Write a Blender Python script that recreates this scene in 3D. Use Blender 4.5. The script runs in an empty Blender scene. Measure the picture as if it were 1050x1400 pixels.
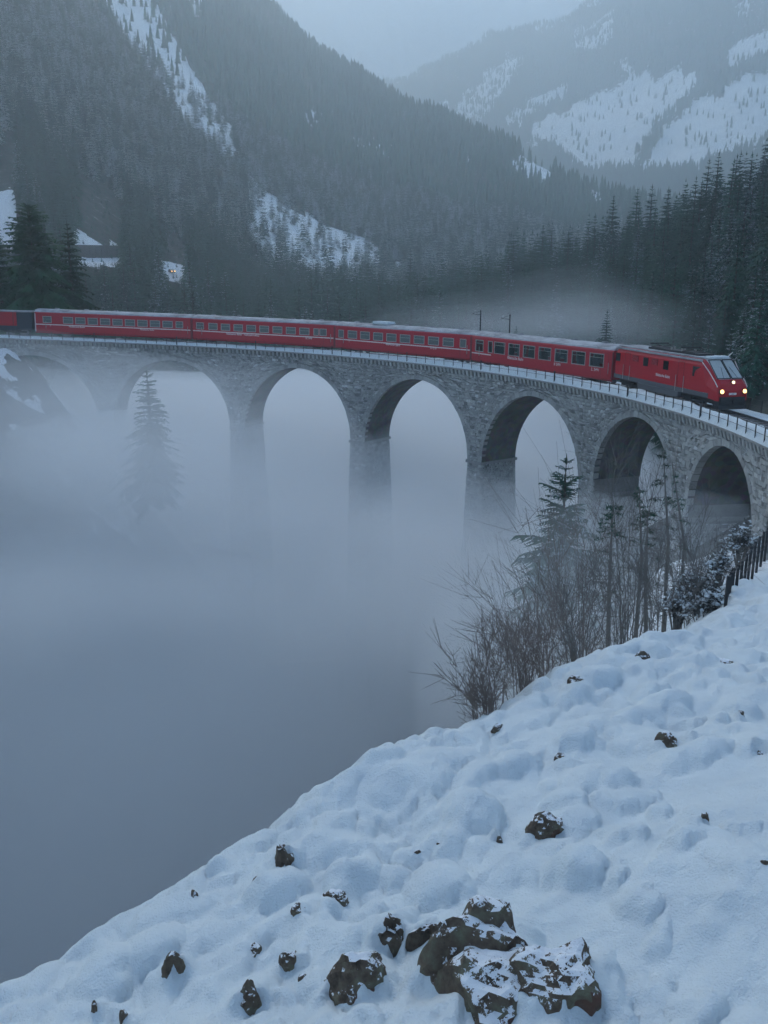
import bpy, bmesh, math, random
import numpy as np
from mathutils import Vector, Matrix

# ------------------------------------------------------------------ camera, sky, sun, exposure
SC = bpy.context.scene
COL = SC.collection
R = math.radians
F = 1198.0            # focal length in pixels of the 1050 x 1400 photograph
PITCH = R(14.29)
ZC = 8.5              # camera height, metres above the near end of the deck
cam_d = bpy.data.cameras.new('camera')
cam_d.sensor_fit = 'VERTICAL'
cam_d.sensor_height = 36.0
cam_d.lens = 36.0 * F / 1400.0
cam_d.clip_start = 0.1
cam_d.clip_end = 20000
cam = bpy.data.objects.new('camera', cam_d)
COL.objects.link(cam)
cam.location = (0, 0, ZC)
cam.rotation_euler = (R(90) - PITCH, 0, 0)
SC.camera = cam

SUN_EL, SUN_AZ = R(36), R(-20)      # azimuth measured from +Y towards +X
world = bpy.data.worlds.new('World')
SC.world = world
world.use_nodes = True
wn = world.node_tree
wn.nodes.clear()
sky = wn.nodes.new('ShaderNodeTexSky')
sky.sky_type = 'NISHITA'
sky.sun_disc = False
sky.sun_elevation = SUN_EL
sky.sun_rotation = SUN_AZ
sky.air_density = 1.0
sky.dust_density = 1.0
sky.ozone_density = 1.0
bg = wn.nodes.new('ShaderNodeBackground')
bg.inputs['Strength'].default_value = 0.15
wo = wn.nodes.new('ShaderNodeOutputWorld')
wn.links.new(sky.outputs[0], bg.inputs[0])
wn.links.new(bg.outputs[0], wo.inputs[0])

sun_d = bpy.data.lights.new('sun', 'SUN')
sun_d.energy = 1.5
sun_d.angle = R(14)
sun_d.color = (1.0, 0.97, 0.88)
sun = bpy.data.objects.new('sun', sun_d)
COL.objects.link(sun)
sd = Vector((math.sin(SUN_AZ) * math.cos(SUN_EL), math.cos(SUN_AZ) * math.cos(SUN_EL), math.sin(SUN_EL)))
sun.rotation_euler = sd.to_track_quat('Z', 'Y').to_euler()
sun.location = (0, 0, 60)

SC.view_settings.view_transform = 'Standard'
SC.view_settings.look = 'None'
SC.view_settings.gamma = 1.0
SC.view_settings.exposure = 0.53
SC.cycles.max_bounces = 13
SC.cycles.volume_bounces = 12
SC.cycles.diffuse_bounces = 3
SC.cycles.transparent_max_bounces = 13
SC.cycles.use_denoising = True
SC.cycles.use_adaptive_sampling = True
SC.cycles.adaptive_threshold = 0.06

FOG_DENSITY = 0.062
HAZE_DENSITY = 6.0e-4
MIST_DENSITY = 0.012
FOG_Y = [12, 30, 50, 65, 80, 95, 115, 150, 220, 330]          # fog top: metres ahead ...
FOG_Z = [-66, -44, -25, -15, -11.5, -7.5, -5.5, -4.5, -15, -30]     # ... and its height
FOG_ROUGH = 2.4

rng = np.random.default_rng(7)
random.seed(7)

# ------------------------------------------------------------------ helpers
CP, SP = math.cos(PITCH), math.sin(PITCH)

def ray(px, py):
    u = (np.asarray(px, float) - 525) / F
    v = (np.asarray(py, float) - 700) / F
    return u, CP - v * SP, -(SP + v * CP)

def at(px, py, depth):                 # point seen at that place, so many metres ahead
    a, b, c = ray(px, py)
    return np.array([a / b * depth, depth + 0 * a, ZC + c / b * depth])

def pix(x, y, z):
    z = z - ZC
    fw = y * CP - z * SP
    up = z * CP + y * SP
    return 525 + F * x / fw, 700 - F * up / fw

def vnoise(x, y, seed=0):
    x = np.asarray(x, float); y = np.asarray(y, float)
    xi = np.floor(x).astype(np.int64); yi = np.floor(y).astype(np.int64)
    xf = x - xi; yf = y - yi
    def h(a, b):
        n = (a * 374761393 + b * 668265263 + seed * 974711) & 0x7fffffff
        n = ((n ^ (n >> 13)) * 1274126177) & 0x7fffffff
        n = n ^ (n >> 16)
        return (n & 0xffff) / 65535.0
    u = xf * xf * (3 - 2 * xf); v = yf * yf * (3 - 2 * yf)
    return ((h(xi, yi) * (1 - u) + h(xi + 1, yi) * u) * (1 - v) + (h(xi, yi + 1) * (1 - u) + h(xi + 1, yi + 1) * u) * v) * 2 - 1

def fbm(x, y, seed=0, octs=4):
    t = 0; a = 1.0; s = 0
    for k in range(octs):
        t = t + a * vnoise(x * 2 ** k + 17.3 * k, y * 2 ** k - 9.1 * k, seed + k); s += a; a *= .5
    return t / s

def sstep(a, b, x):
    t = np.clip((x - a) / (b - a), 0, 1)
    return t * t * (3 - 2 * t)

def mesh_from(name, verts, faces, smooth=False, attrs=None):
    me = bpy.data.meshes.new(name)
    verts = np.asarray(verts, dtype=np.float32)
    if isinstance(faces, np.ndarray):
        n, k = faces.shape
        me.vertices.add(len(verts)); me.vertices.foreach_set('co', verts.ravel())
        me.loops.add(n * k); me.loops.foreach_set('vertex_index', faces.astype(np.int32).ravel())
        me.polygons.add(n); me.polygons.foreach_set('loop_start', np.arange(0, n * k, k, dtype=np.int32))
        me.update(calc_edges=True); me.validate()
    else:
        me.from_pydata(verts.tolist(), [], faces)
    if smooth:
        me.polygons.foreach_set('use_smooth', np.ones(len(me.polygons), dtype=bool))
    for an, (dom, val) in (attrs or {}).items():
        at_ = me.attributes.new(an, 'FLOAT', dom)
        at_.data.foreach_set('value', np.asarray(val, dtype=np.float32))
    return me

def link(name, me, mat=None, parent=None, loc=None, rot=None):
    o = bpy.data.objects.new(name, me)
    COL.objects.link(o)
    if mat is not None and len(me.materials) == 0: me.materials.append(mat)
    if parent is not None: o.parent = parent
    if loc is not None: o.location = loc
    if rot is not None: o.rotation_euler = rot
    return o

def obj(name, verts, faces, mat, parent=None, smooth=False, attrs=None, loc=None, rot=None):
    return link(name, mesh_from(name, verts, faces, smooth, attrs), mat, parent, loc, rot)

def tag(o, label=None, cat=None, group=None, kind=None):
    if label: o['label'] = label
    if cat: o['category'] = cat
    if group: o['group'] = group
    if kind: o['kind'] = kind
    return o

def empty(name, loc=(0, 0, 0), rz=0.0):
    o = bpy.data.objects.new(name, None)
    COL.objects.link(o)
    o.location = loc; o.rotation_euler = (0, 0, rz); o.empty_display_size = .3
    return o

class MB:
    """collects boxes, tubes and prisms for one mesh"""
    def __init__(self): self.v = []; self.f = []
    def add(self, vs, fs):
        n = len(self.v); self.v += [tuple(map(float, p)) for p in vs]; self.f += [tuple(i + n for i in q) for q in fs]; return self
    def box(self, x0, x1, y0, y1, z0, z1):
        return self.add([(x0, y0, z0), (x1, y0, z0), (x1, y1, z0), (x0, y1, z0), (x0, y0, z1), (x1, y0, z1), (x1, y1, z1), (x0, y1, z1)],
                        [(0, 3, 2, 1), (4, 5, 6, 7), (0, 1, 5, 4), (1, 2, 6, 5), (2, 3, 7, 6), (3, 0, 4, 7)])
    def tube(self, pts, rad, n=5, cap=True):
        pts = [Vector(p) for p in pts]
        rad = rad if hasattr(rad, '__len__') else [rad] * len(pts)
        vs = []; fs = []
        for i, p in enumerate(pts):
            d = (pts[min(i + 1, len(pts) - 1)] - pts[max(i - 1, 0)]).normalized()
            u = d.cross(Vector((0, 0, 1)) if abs(d.z) < .9 else Vector((1, 0, 0))).normalized(); w = d.cross(u)
            for k in range(n):
                a = 2 * math.pi * k / n
                vs.append(p + (u * math.cos(a) + w * math.sin(a)) * rad[i])
        for i in range(len(pts) - 1):
            for k in range(n):
                fs.append((i * n + k, i * n + (k + 1) % n, (i + 1) * n + (k + 1) % n, (i + 1) * n + k))
        if cap:
            fs.append(tuple(range(n - 1, -1, -1))); fs.append(tuple((len(pts) - 1) * n + k for k in range(n)))
        return self.add(vs, fs)
    def disc(self, c, axis, r, h, n=14):
        a = Vector(axis).normalized() * h / 2; c = Vector(c)
        return self.tube([c - a, c + a], r, n)
    def prism(self, poly, y0, y1):       # poly of (x,z), extruded across y
        n = len(poly)
        return self.add([(x, y0, z) for x, z in poly] + [(x, y1, z) for x, z in poly],
                        [tuple(range(n)), tuple(range(2 * n - 1, n - 1, -1))] + [(i, i + n, (i + 1) % n + n, (i + 1) % n) for i in range(n)])
    def mesh(self, name, smooth=False): return mesh_from(name, self.v, self.f, smooth)
    def build(self, name, mat, parent=None, smooth=False, bevel=0, loc=None):
        me = self.mesh(name, smooth)
        if bevel:
            bm = bmesh.new(); bm.from_mesh(me)
            bmesh.ops.recalc_face_normals(bm, faces=bm.faces)
            bmesh.ops.bevel(bm, geom=[e for e in bm.edges if e.calc_face_angle(0) > .5], offset=bevel, segments=2, affect='EDGES', clamp_overlap=True)
            bm.to_mesh(me); bm.free()
        return link(name, me, mat, parent, loc)

# ------------------------------------------------------------------ materials
def mat(name, col, rough=.6, metal=0.0, spec=.5):
    m = bpy.data.materials.new(name); m.use_nodes = True
    b = m.node_tree.nodes['Principled BSDF']
    b.inputs['Base Color'].default_value = (*col, 1); b.inputs['Roughness'].default_value = rough
    b.inputs['Metallic'].default_value = metal; b.inputs['Specular IOR Level'].default_value = spec
    return m

class N:
    """small node-writing helper"""
    def __init__(self, m): self.t = m.node_tree; self.b = self.t.nodes.get('Principled BSDF')
    def n(self, typ, **kw):
        x = self.t.nodes.new(typ)
        for k, v in kw.items():
            if k in x.inputs: x.inputs[k].default_value = v
            else: setattr(x, k, v)
        return x
    def l(self, a, b): self.t.links.new(a, b)
    def coord(self, what='Object', scale=(1, 1, 1)):
        c = self.n('ShaderNodeTexCoord'); mp = self.n('ShaderNodeMapping'); mp.inputs['Scale'].default_value = scale
        self.l(c.outputs[what], mp.inputs[0]); return mp.outputs[0]
    def noise(self, vec, scale, detail=4, rough=.55):
        x = self.n('ShaderNodeTexNoise'); x.inputs['Scale'].default_value = scale; x.inputs['Detail'].default_value = detail; x.inputs['Roughness'].default_value = rough
        if vec is not None: self.l(vec, x.inputs['Vector'])
        return x.outputs['Fac']
    def ramp(self, fac, stops):
        x = self.n('ShaderNodeValToRGB'); cr = x.color_ramp
        while len(cr.elements) < len(stops): cr.elements.new(.5)
        for e, (p, c) in zip(cr.elements, stops): e.position = p; e.color = (*c, 1) if len(c) == 3 else c
        self.l(fac, x.inputs[0]); return x.outputs[0]
    def mix(self, fac, a, b, typ='MIX'):
        x = self.n('ShaderNodeMix', data_type='RGBA', blend_type=typ)
        for s, v in ((x.inputs[0], fac), (x.inputs[6], a), (x.inputs[7], b)):
            if isinstance(v, (int, float)): s.default_value = v
            elif isinstance(v, tuple): s.default_value = (*v, 1)
            else: self.l(v, s)
        return x.outputs[2]
    def math(self, op, a, b=0.0, clamp=False):
        x = self.n('ShaderNodeMath', operation=op, use_clamp=clamp)
        for s, v in ((x.inputs[0], a), (x.inputs[1], b)):
            if isinstance(v, (int, float)): s.default_value = v
            else: self.l(v, s)
        return x.outputs[0]
    def bump(self, h, strength=.3, dist=.05):
        x = self.n('ShaderNodeBump'); x.inputs['Strength'].default_value = strength; x.inputs['Distance'].default_value = dist
        self.l(h, x.inputs['Height']); self.l(x.outputs[0], self.b.inputs['Normal'])
    def color(self, c): self.l(c, self.b.inputs['Base Color'])
    def attr(self, name):
        x = self.n('ShaderNodeAttribute'); x.attribute_name = name; return x.outputs['Fac']
    def up(self):
        g = self.n('ShaderNodeNewGeometry'); s = self.n('ShaderNodeSeparateXYZ'); self.l(g.outputs['Normal'], s.inputs[0]); return s.outputs['Z']
    def rand(self): return self.n('ShaderNodeObjectInfo').outputs['Random']

SNOW = (.63, .69, .72)
def snow_material():
    m = mat('snow', SNOW, .75, 0, .25); n = N(m); v = n.coord('Object')
    a = n.noise(v, 9, 5); b = n.noise(v, 60, 3)
    n.color(n.ramp(n.noise(v, 1.7, 4), [(.3, (.58, .645, .685)), (.7, (.66, .72, .745))]))
    n.bump(n.math('ADD', n.math('MULTIPLY', a, .8), n.math('MULTIPLY', b, .4)), .75, .05)
    n.b.inputs['Subsurface Weight'].default_value = .0
    return m
M = {}
M['snow'] = snow_material()

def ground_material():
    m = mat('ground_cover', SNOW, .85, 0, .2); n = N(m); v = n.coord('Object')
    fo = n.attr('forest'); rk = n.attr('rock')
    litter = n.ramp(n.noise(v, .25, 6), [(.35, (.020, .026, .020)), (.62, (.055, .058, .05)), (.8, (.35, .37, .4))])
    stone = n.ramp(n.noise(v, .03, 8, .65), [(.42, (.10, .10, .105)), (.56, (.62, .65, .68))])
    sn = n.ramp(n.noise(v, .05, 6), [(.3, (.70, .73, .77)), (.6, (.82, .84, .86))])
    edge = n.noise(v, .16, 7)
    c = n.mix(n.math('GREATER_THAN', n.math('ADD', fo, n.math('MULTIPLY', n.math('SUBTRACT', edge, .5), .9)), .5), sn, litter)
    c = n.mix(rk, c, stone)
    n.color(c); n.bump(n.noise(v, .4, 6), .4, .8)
    return m
M['ground'] = ground_material()

def stone_material():
    m = mat('weathered_rubble_stone', (.25, .25, .25), .9, 0, .25); n = N(m); v = n.coord('Object')
    t = n.attr('tint')
    c = n.ramp(t, [(0, (.22, .22, .215)), (.35, (.38, .38, .37)), (.75, (.49, .49, .475)), (.92, (.54, .54, .52)), (1, (.66, .67, .67))])
    g = n.noise(v, 3.5, 6, .7)
    c = n.mix(.75, c, n.ramp(g, [(.25, (.65, .66, .66)), (.65, (1, 1, 1))]), 'MULTIPLY')
    big = n.noise(v, .18, 4)
    c = n.mix(.6, c, n.ramp(big, [(.3, (.7, .71, .71)), (.7, (1, 1, 1))]), 'MULTIPLY')
    frost = n.math('MULTIPLY', n.math('MULTIPLY', n.math('GREATER_THAN', n.up(), .5), n.math('GREATER_THAN', n.noise(v, 2.3, 3), .60)), .7)
    c = n.mix(frost, c, (.75, .78, .82))
    n.color(c); n.bump(n.noise(v, 11, 6, .7), .6, .04)
    return m
M['stone'] = stone_material()

def mortar_material():
    m = mat('mortar_backing', (.12, .12, .12), .95, 0, .2); n = N(m); v = n.coord('Object')
    n.color(n.ramp(n.noise(v, 1.2, 6), [(.3, (.16, .16, .155)), (.7, (.27, .27, .26))])); n.bump(n.noise(v, 6, 6), .7, .06)
    return m
M['mortar'] = mortar_material()

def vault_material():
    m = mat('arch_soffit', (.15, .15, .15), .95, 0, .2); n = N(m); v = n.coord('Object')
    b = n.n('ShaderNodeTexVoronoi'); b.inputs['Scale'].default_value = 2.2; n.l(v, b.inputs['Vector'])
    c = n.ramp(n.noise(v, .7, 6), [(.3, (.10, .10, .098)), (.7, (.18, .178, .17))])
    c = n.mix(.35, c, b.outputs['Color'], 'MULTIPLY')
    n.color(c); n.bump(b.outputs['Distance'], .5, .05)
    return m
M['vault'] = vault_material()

def paint(name, col, rough=.4, dirt=.35):
    m = mat(name, col, rough, 0, .35); n = N(m); v = n.coord('Object', (1, 1, 1))
    g = n.noise(v, 1.6, 6, .65)
    dark = tuple(c * .62 for c in col)
    c = n.mix(n.math('MULTIPLY', g, dirt), col, dark)
    c = n.mix(n.math('MULTIPLY', n.math('GREATER_THAN', n.up(), .75), .8), c, (.62, .65, .69))
    n.color(c)
    return m
M['red'] = paint('red_carriage_paint', (.42, .006, .022), .38)
M['loco_red'] = paint('red_locomotive_paint', (.46, .006, .018), .32)
M['maroon'] = mat('dark_red_edge_paint', (.16, .006, .014), .5)
def roof_material():
    m = mat('snow_dusted_grey_roof', (.4, .41, .43), .7, 0, .3); n = N(m); v = n.coord('Object', (.5, 1, 1))
    n.color(n.ramp(n.noise(v, 1.6, 6), [(.35, (.20, .20, .215)), (.62, (.40, .41, .44))])); return m
M['roof'] = roof_material()
M['skirt'] = paint('grey_underframe_skirt', (.10, .11, .125), .6)
M['dark'] = mat('dark_running_gear', (.018, .019, .022), .7)
M['steel'] = mat('worn_steel', (.22, .22, .23), .35, .9)
M['cream'] = mat('pale_stripe_paint', (.70, .62, .60), .5)
M['white'] = mat('white_lettering_paint', (.72, .72, .72), .5)
M['alu'] = mat('aluminium_window_frame', (.34, .33, .31), .45, .2)
M['rust'] = mat('dark_painted_iron', (.030, .032, .036), .6, .3)
M['seat'] = mat('grey_green_seat_cloth', (.10, .13, .13), .9)
M['navy'] = paint('dark_blue_grey_wagon_panel', (.035, .045, .06), .6)
M['pale_post'] = mat('pale_pinkish_corner_post', (.52, .42, .44), .8)  # pale pinkish tone for one corner post at the tail end
def glass_material(name, tr, tint):
    m = bpy.data.materials.new(name); m.use_nodes = True; t = m.node_tree; t.nodes.clear()
    o = t.nodes.new('ShaderNodeOutputMaterial'); mx = t.nodes.new('ShaderNodeMixShader')
    tp = t.nodes.new('ShaderNodeBsdfTransparent'); tp.inputs[0].default_value = (*tint, 1)
    p = t.nodes.new('ShaderNodeBsdfPrincipled'); p.inputs['Base Color'].default_value = (.05, .06, .065, 1); p.inputs['Roughness'].default_value = .08
    mx.inputs[0].default_value = 1 - tr
    t.links.new(tp.outputs[0], mx.inputs[1]); t.links.new(p.outputs[0], mx.inputs[2]); t.links.new(mx.outputs[0], o.inputs[0])
    return m
M['glass'] = glass_material('carriage_window_glass', .62, (.72, .80, .78))
M['glass_pale'] = glass_material('fog_reflection_carriage_glass', .45, (.72, .80, .78))
M['glass_pale'].node_tree.nodes['Principled BSDF'].inputs['Base Color'].default_value = (.24, .27, .27, 1)  # pale base paints the grey fog reflected in these panes
M['glass_dark'] = mat('dark_cab_glass', (.012, .014, .016), .08)
M['shield'] = glass_material('windscreen_glass', .25, (.6, .7, .7))
M['shield'].node_tree.nodes['Principled BSDF'].inputs['Base Color'].default_value = (.50, .54, .54, 1)  # light base colour stands in for sky reflected on the slanted screen
def lamp_material(name, col, s):
    m = bpy.data.materials.new(name); m.use_nodes = True
    b = m.node_tree.nodes['Principled BSDF']; b.inputs['Emission Color'].default_value = (*col, 1); b.inputs['Emission Strength'].default_value = s
    return m
M['lamp'] = lamp_material('lit_headlamp', (1, .50, .12), 2.6)
M['lamp_dim'] = lamp_material('lit_upper_headlamp', (1, .74, .36), 1.5)

def needle_material(name, base, frost):
    m = mat(name, base, .8, 0, .15); n = N(m); v = n.coord('Object')
    r = n.rand()
    c = n.mix(r, tuple(b * .6 for b in base), tuple(min(1, b * 1.45) for b in base))
    c = n.mix(n.math('MULTIPLY', n.noise(v, 1.1, 3), .5), c, (base[0] * .35, base[1] * .4, base[2] * .4))
    fr = n.math('MULTIPLY', n.math('GREATER_THAN', n.math('ABSOLUTE', n.up()), .45), n.math('GREATER_THAN', n.math('ADD', n.noise(v, 1.7, 3), n.math('MULTIPLY', r, .12)), 1 - frost))
    c = n.mix(n.math('MULTIPLY', fr, .75), c, (.45, .49, .53))
    n.color(c)
    return m
M['needle'] = needle_material('spruce_needles', (.020, .082, .050), .24)
M['needle_frosted'] = needle_material('frosted_spruce_needles', (.022, .072, .048), .36)
M['thicket'] = mat('dark_thicket_twigs', (.035, .036, .036), .9)
M['needle_dark'] = needle_material('deep_green_spruce_needles', (.016, .072, .028), .10)
M['needle_rimed'] = needle_material('rimed_spruce_needles', (.032, .070, .058), .50)
M['bark'] = mat('spruce_bark', (.045, .036, .03), .9)
def twig_material(name, a, b):
    m = mat(name, a, .9, 0, .2); n = N(m); n.color(n.mix(n.noise(n.coord('Object'), 1.2, 3), a, b)); return m
M['twig'] = twig_material('bare_brown_twigs', (.17, .14, .125), (.27, .225, .20))
M['twig_grey'] = twig_material('bare_grey_twigs', (.14, .13, .12), (.22, .205, .19))
def rock_material():
    m = mat('lichened_rock', (.1, .09, .08), .9, 0, .25); n = N(m); v = n.coord('Object')
    c = n.ramp(n.noise(v, 5, 7, .7), [(.3, (.032, .026, .022)), (.48, (.13, .10, .075)), (.62, (.17, .165, .115)), (.78, (.29, .29, .22))])
    rust = n.math('GREATER_THAN', n.noise(v, 2.2, 3), .62)
    c = n.mix(n.math('MULTIPLY', rust, .7), c, (.12, .05, .04))
    s = n.math('ADD', n.up(), n.math('MULTIPLY', n.math('SUBTRACT', n.noise(v, 22, 6, .7), .5), 2.0))
    c = n.mix(n.math('GREATER_THAN', s, .74), c, (.78, .81, .85))
    n.color(c); n.bump(n.noise(v, 9, 7, .7), .8, .05)
    return m
M['rock'] = rock_material()

# ------------------------------------------------------------------ the line of the track (near edge of the deck, measured)
DECK = np.array([(-48.6, 112.9, 2.5), (-39.3, 112.6, 2.2), (-29.9, 112.2, 1.9), (-20.3, 110.0, 1.6), (-10.9, 106.1, 1.3), (-2.1, 100.4, 1.0), (5.8, 93.5, .7),
                 (12.3, 85.1, .4), (17.2, 75.3, .2), (19.0, 70.2, .2), (20.4, 65.2, .1), (21.3, 59.8, 0), (21.8, 54.5, 0), (21.7, 49.0, 0)])
_s = np.r_[0, np.cumsum(np.hypot(*np.diff(DECK[:, :2], axis=0).T))]
SLEN = float(_s[-1])
_c = [np.polyfit(_s / SLEN, DECK[:, 0], 5), np.polyfit(_s / SLEN, DECK[:, 1], 5), np.polyfit(_s / SLEN, DECK[:, 2], 2)]
_ss = np.arange(0, SLEN + .01, .25)
_tab = np.stack([np.polyval(c, _ss / SLEN) for c in _c], 1)
_T = np.gradient(_tab[:, :2], axis=0); _T /= np.linalg.norm(_T, axis=1)[:, None]
def _extend(p, ang, curv, slope, n, step):
    out = []
    for k in range(n):
        ang += curv * abs(step)
        p = p + np.array([math.cos(ang) * step, math.sin(ang) * step, slope * step]); out.append(p)
    return out
_a1 = math.atan2(_T[-1, 1], _T[-1, 0]); _a0 = math.atan2(_T[0, 1], _T[0, 0])
_right = _extend(_tab[-1], _a1, -.011, 0.0, 160, .25)
_left = _extend(_tab[0], _a0, .006, -.03, 220, -.25)
PATH = np.array(_left[::-1] + list(_tab) + _right)
PS = np.arange(len(PATH)) * .25 - 220 * .25
_T = np.gradient(PATH[:, :2], axis=0); _T /= np.linalg.norm(_T, axis=1)[:, None]
_Nn = np.stack([-_T[:, 1], _T[:, 0]], 1)

def track(s, off=0.0, dz=0.0):         # point beside the track: off metres outward from the near deck edge
    s = np.asarray(s, float)
    x = np.interp(s, PS, PATH[:, 0]) + np.interp(s, PS, _Nn[:, 0]) * off
    y = np.interp(s, PS, PATH[:, 1]) + np.interp(s, PS, _Nn[:, 1]) * off
    z = np.interp(s, PS, PATH[:, 2]) + dz
    return np.stack(np.broadcast_arrays(x, y, z), -1)

def zdeck(s): return np.interp(s, PS, PATH[:, 2])
def s_at_px(px, off, dz):
    ss = np.arange(-12, SLEN + 8, .05); p = track(ss, off, dz); u, _ = pix(p[:, 0], p[:, 1], p[:, 2])
    return float(ss[np.argmin(abs(u - px))])
WID = 4.9

# ------------------------------------------------------------------ shape of the land
def _crest(tab):
    a, b, c = ray([t[0] for t in tab], [t[1] for t in tab])
    return a / b, c / b, np.array([t[2] for t in tab], float), np.array([t[3] for t in tab], float), np.array([t[4] for t in tab], float)
#            px    py  crest-depth foot-depth foot-height
LEFT_MT = _crest([(-700, -700, 1500, 330, 0), (-200, -520, 1600, 300, 4), (0, -330, 1600, 280, 2), (200, -140, 1550, 330, -6), (375, 10, 1500, 380, -10), (440, 73, 1420, 400, -10),
                  (520, 122, 1350, 420, -10), (600, 160, 1250, 430, -10), (700, 198, 1120, 430, -8), (780, 250, 1020, 430, -6), (870, 258, 950, 450, -4), (960, 275, 950, 500, 0), (1200, 320, 900, 600, 5)])
SPUR = _crest([(-700, 100, 620, 230, 4), (0, 212, 640, 240, 3), (150, 222, 640, 260, -4), (290, 245, 620, 290, -8), (335, 300, 560, 330, -10), (400, 400, 520, 380, -12), (480, 470, 500, 400, -20), (1500, 900, 500, 400, -60)])
RIGHT_MT = _crest([(200, 230, 3000, 1500, 60), (450, 135, 3000, 1500, 60), (520, 103, 2950, 1500, 60), (580, 82, 2850, 1500, 60), (640, 59, 2800, 1500, 60), (780, 4, 2650, 1400, 60), (900, -60, 2500, 1300, 60),
                   (1050, -140, 2400, 1200, 50), (1300, -260, 2300, 1100, 40), (1900, -300, 2200, 1000, 40)])
FAR_MT = _crest([(-600, -150, 3700, 2750, 300), (300, -100, 3700, 2750, 300), (430, -30, 3700, 2750, 300), (520, -60, 3650, 2750, 300), (590, -75, 3600, 2750, 300), (680, -45, 3650, 2750, 300), (800, -20, 3700, 2750, 300), (1400, -150, 3700, 2750, 300)])
NEAR_HILL = _crest([(-600, 420, 330, 150, -14), (0, 428, 330, 160, -16), (300, 432, 370, 190, -20), (500, 424, 380, 210, -22), (640, 412, 350, 200, -22), (760, 388, 300, 170, -20), (880, 352, 230, 125, -16), (960, 322, 205, 105, -13),
                    (1050, 285, 190, 84, -8), (1200, 220, 180, 70, -4), (1500, 150, 160, 60, 0), (2200, 50, 150, 50, 0)])

def layer(L, x, y, power, back):
    ta, te, tc, tf, tz = L
    a = np.clip(x / np.maximum(y, 1), -3, 3)
    e = np.interp(a, ta, te); dc = np.interp(a, ta, tc); df = np.interp(a, ta, tf); zf = np.interp(a, ta, tz)
    zc = ZC + e * dc
    t = (y - df) / (dc - df)
    z = np.where(t <= 1, zf + (zc - zf) * np.clip(t, 0, 1) ** power, zc - back * (y - dc))
    return np.where(t <= 0, -300.0, z)

# foreground hillside: known points (picture place, metres ahead) carried through a thin-plate surface
_ctl = [(0, 1375, 6.0), (240, 1240, 6.6), (480, 1070, 8.2), (560, 1024, 9.2), (670, 1003, 10), (790, 912, 12), (980, 852, 15.5), (1050, 795, 24),
        (300, 1400, 5.0), (650, 1340, 5.0), (1050, 1390, 4.2), (1050, 1200, 5.4), (800, 1150, 6.6), (1050, 1000, 8.6), (900, 1020, 8.6), (560, 1180, 6.8), (1050, 900, 12.5), (1300, 1390, 3.6), (1300, 1000, 8), (1350, 800, 20)]
_K = np.array([at(*c) for c in _ctl] + [(0, 0, 6.7), (-3, 0, 5.6), (4, -3, 7.6), (15, 5, 8.0), (21.5, 50, -7.5), (30, 45, -1.5), (19.5, 58, -10.5), (45, 60, 5), (40, 30, 4), (22, 40, -3.5)])
def _tps(r2): return .5 * r2 * np.log(r2 + 1e-9)
_n = len(_K)
_A = np.zeros((_n + 3, _n + 3)); _d = ((_K[:, None, :2] - _K[None, :, :2]) ** 2).sum(-1)
_A[:_n, :_n] = _tps(_d) + np.eye(_n) * .3; _A[:_n, _n:] = np.c_[np.ones(_n), _K[:, :2]]; _A[_n:, :_n] = _A[:_n, _n:].T
_W = np.linalg.solve(_A, np.r_[_K[:, 2], 0, 0, 0])
def shelf(x, y):
    x = np.clip(x, -8, 55); y = np.clip(y, -6, 75)
    z = _W[_n] + _W[_n + 1] * x + _W[_n + 2] * y
    for k in range(_n): z = z + _W[k] * _tps((x - _K[k, 0]) ** 2 + (y - _K[k, 1]) ** 2)
    return z
EDGE = np.array([(-30, -16), (-12, 0.5), (-3.2, 6.0), (-.34, 8.25), (.9, 9.9), (2.87, 12.1), (6.3, 15.6), (9.6, 22.5), (13.5, 33), (17, 46), (19.5, 58), (24, 80), (40, 130)], float)
def edge_distance(x, y):               # metres beyond the brink, positive on the gorge side
    best = np.full(np.shape(x), 1e9); sgn = np.ones(np.shape(x))
    for (x0, y0), (x1, y1) in zip(EDGE[:-1], EDGE[1:]):
        dx, dy = x1 - x0, y1 - y0; L2 = dx * dx + dy * dy
        t = np.clip(((x - x0) * dx + (y - y0) * dy) / L2, 0, 1)
        d = np.hypot(x - x0 - t * dx, y - y0 - t * dy)
        s = np.sign(dx * (y - y0) - dy * (x - x0))
        m = d < best
        best = np.where(m, d, best); sgn = np.where(m, s, sgn)
    return best * sgn
FLOOR = -64.0
def right_bank(x, y):
    d = edge_distance(x, y)
    dd = np.maximum(d, 0)
    z = shelf(x, y) - (1.13 * dd - .55 * (1 - np.exp(-dd / .5)) * .5)
    far = sstep(70, 110, y)
    return np.where(y > 110, -300, z * (1 - far) + (-40) * far)
def left_bank(x, y):
    z = -2.2 - 1.35 * (x + 44.5 + (112 - y) * .25 + np.maximum(0, 96 - y) * .8 + np.maximum(0, y - 113) * .7)
    z = np.minimum(z, 1.2 + .02 * (-x - 48))
    return np.where(y > 20, z, -300)
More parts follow.
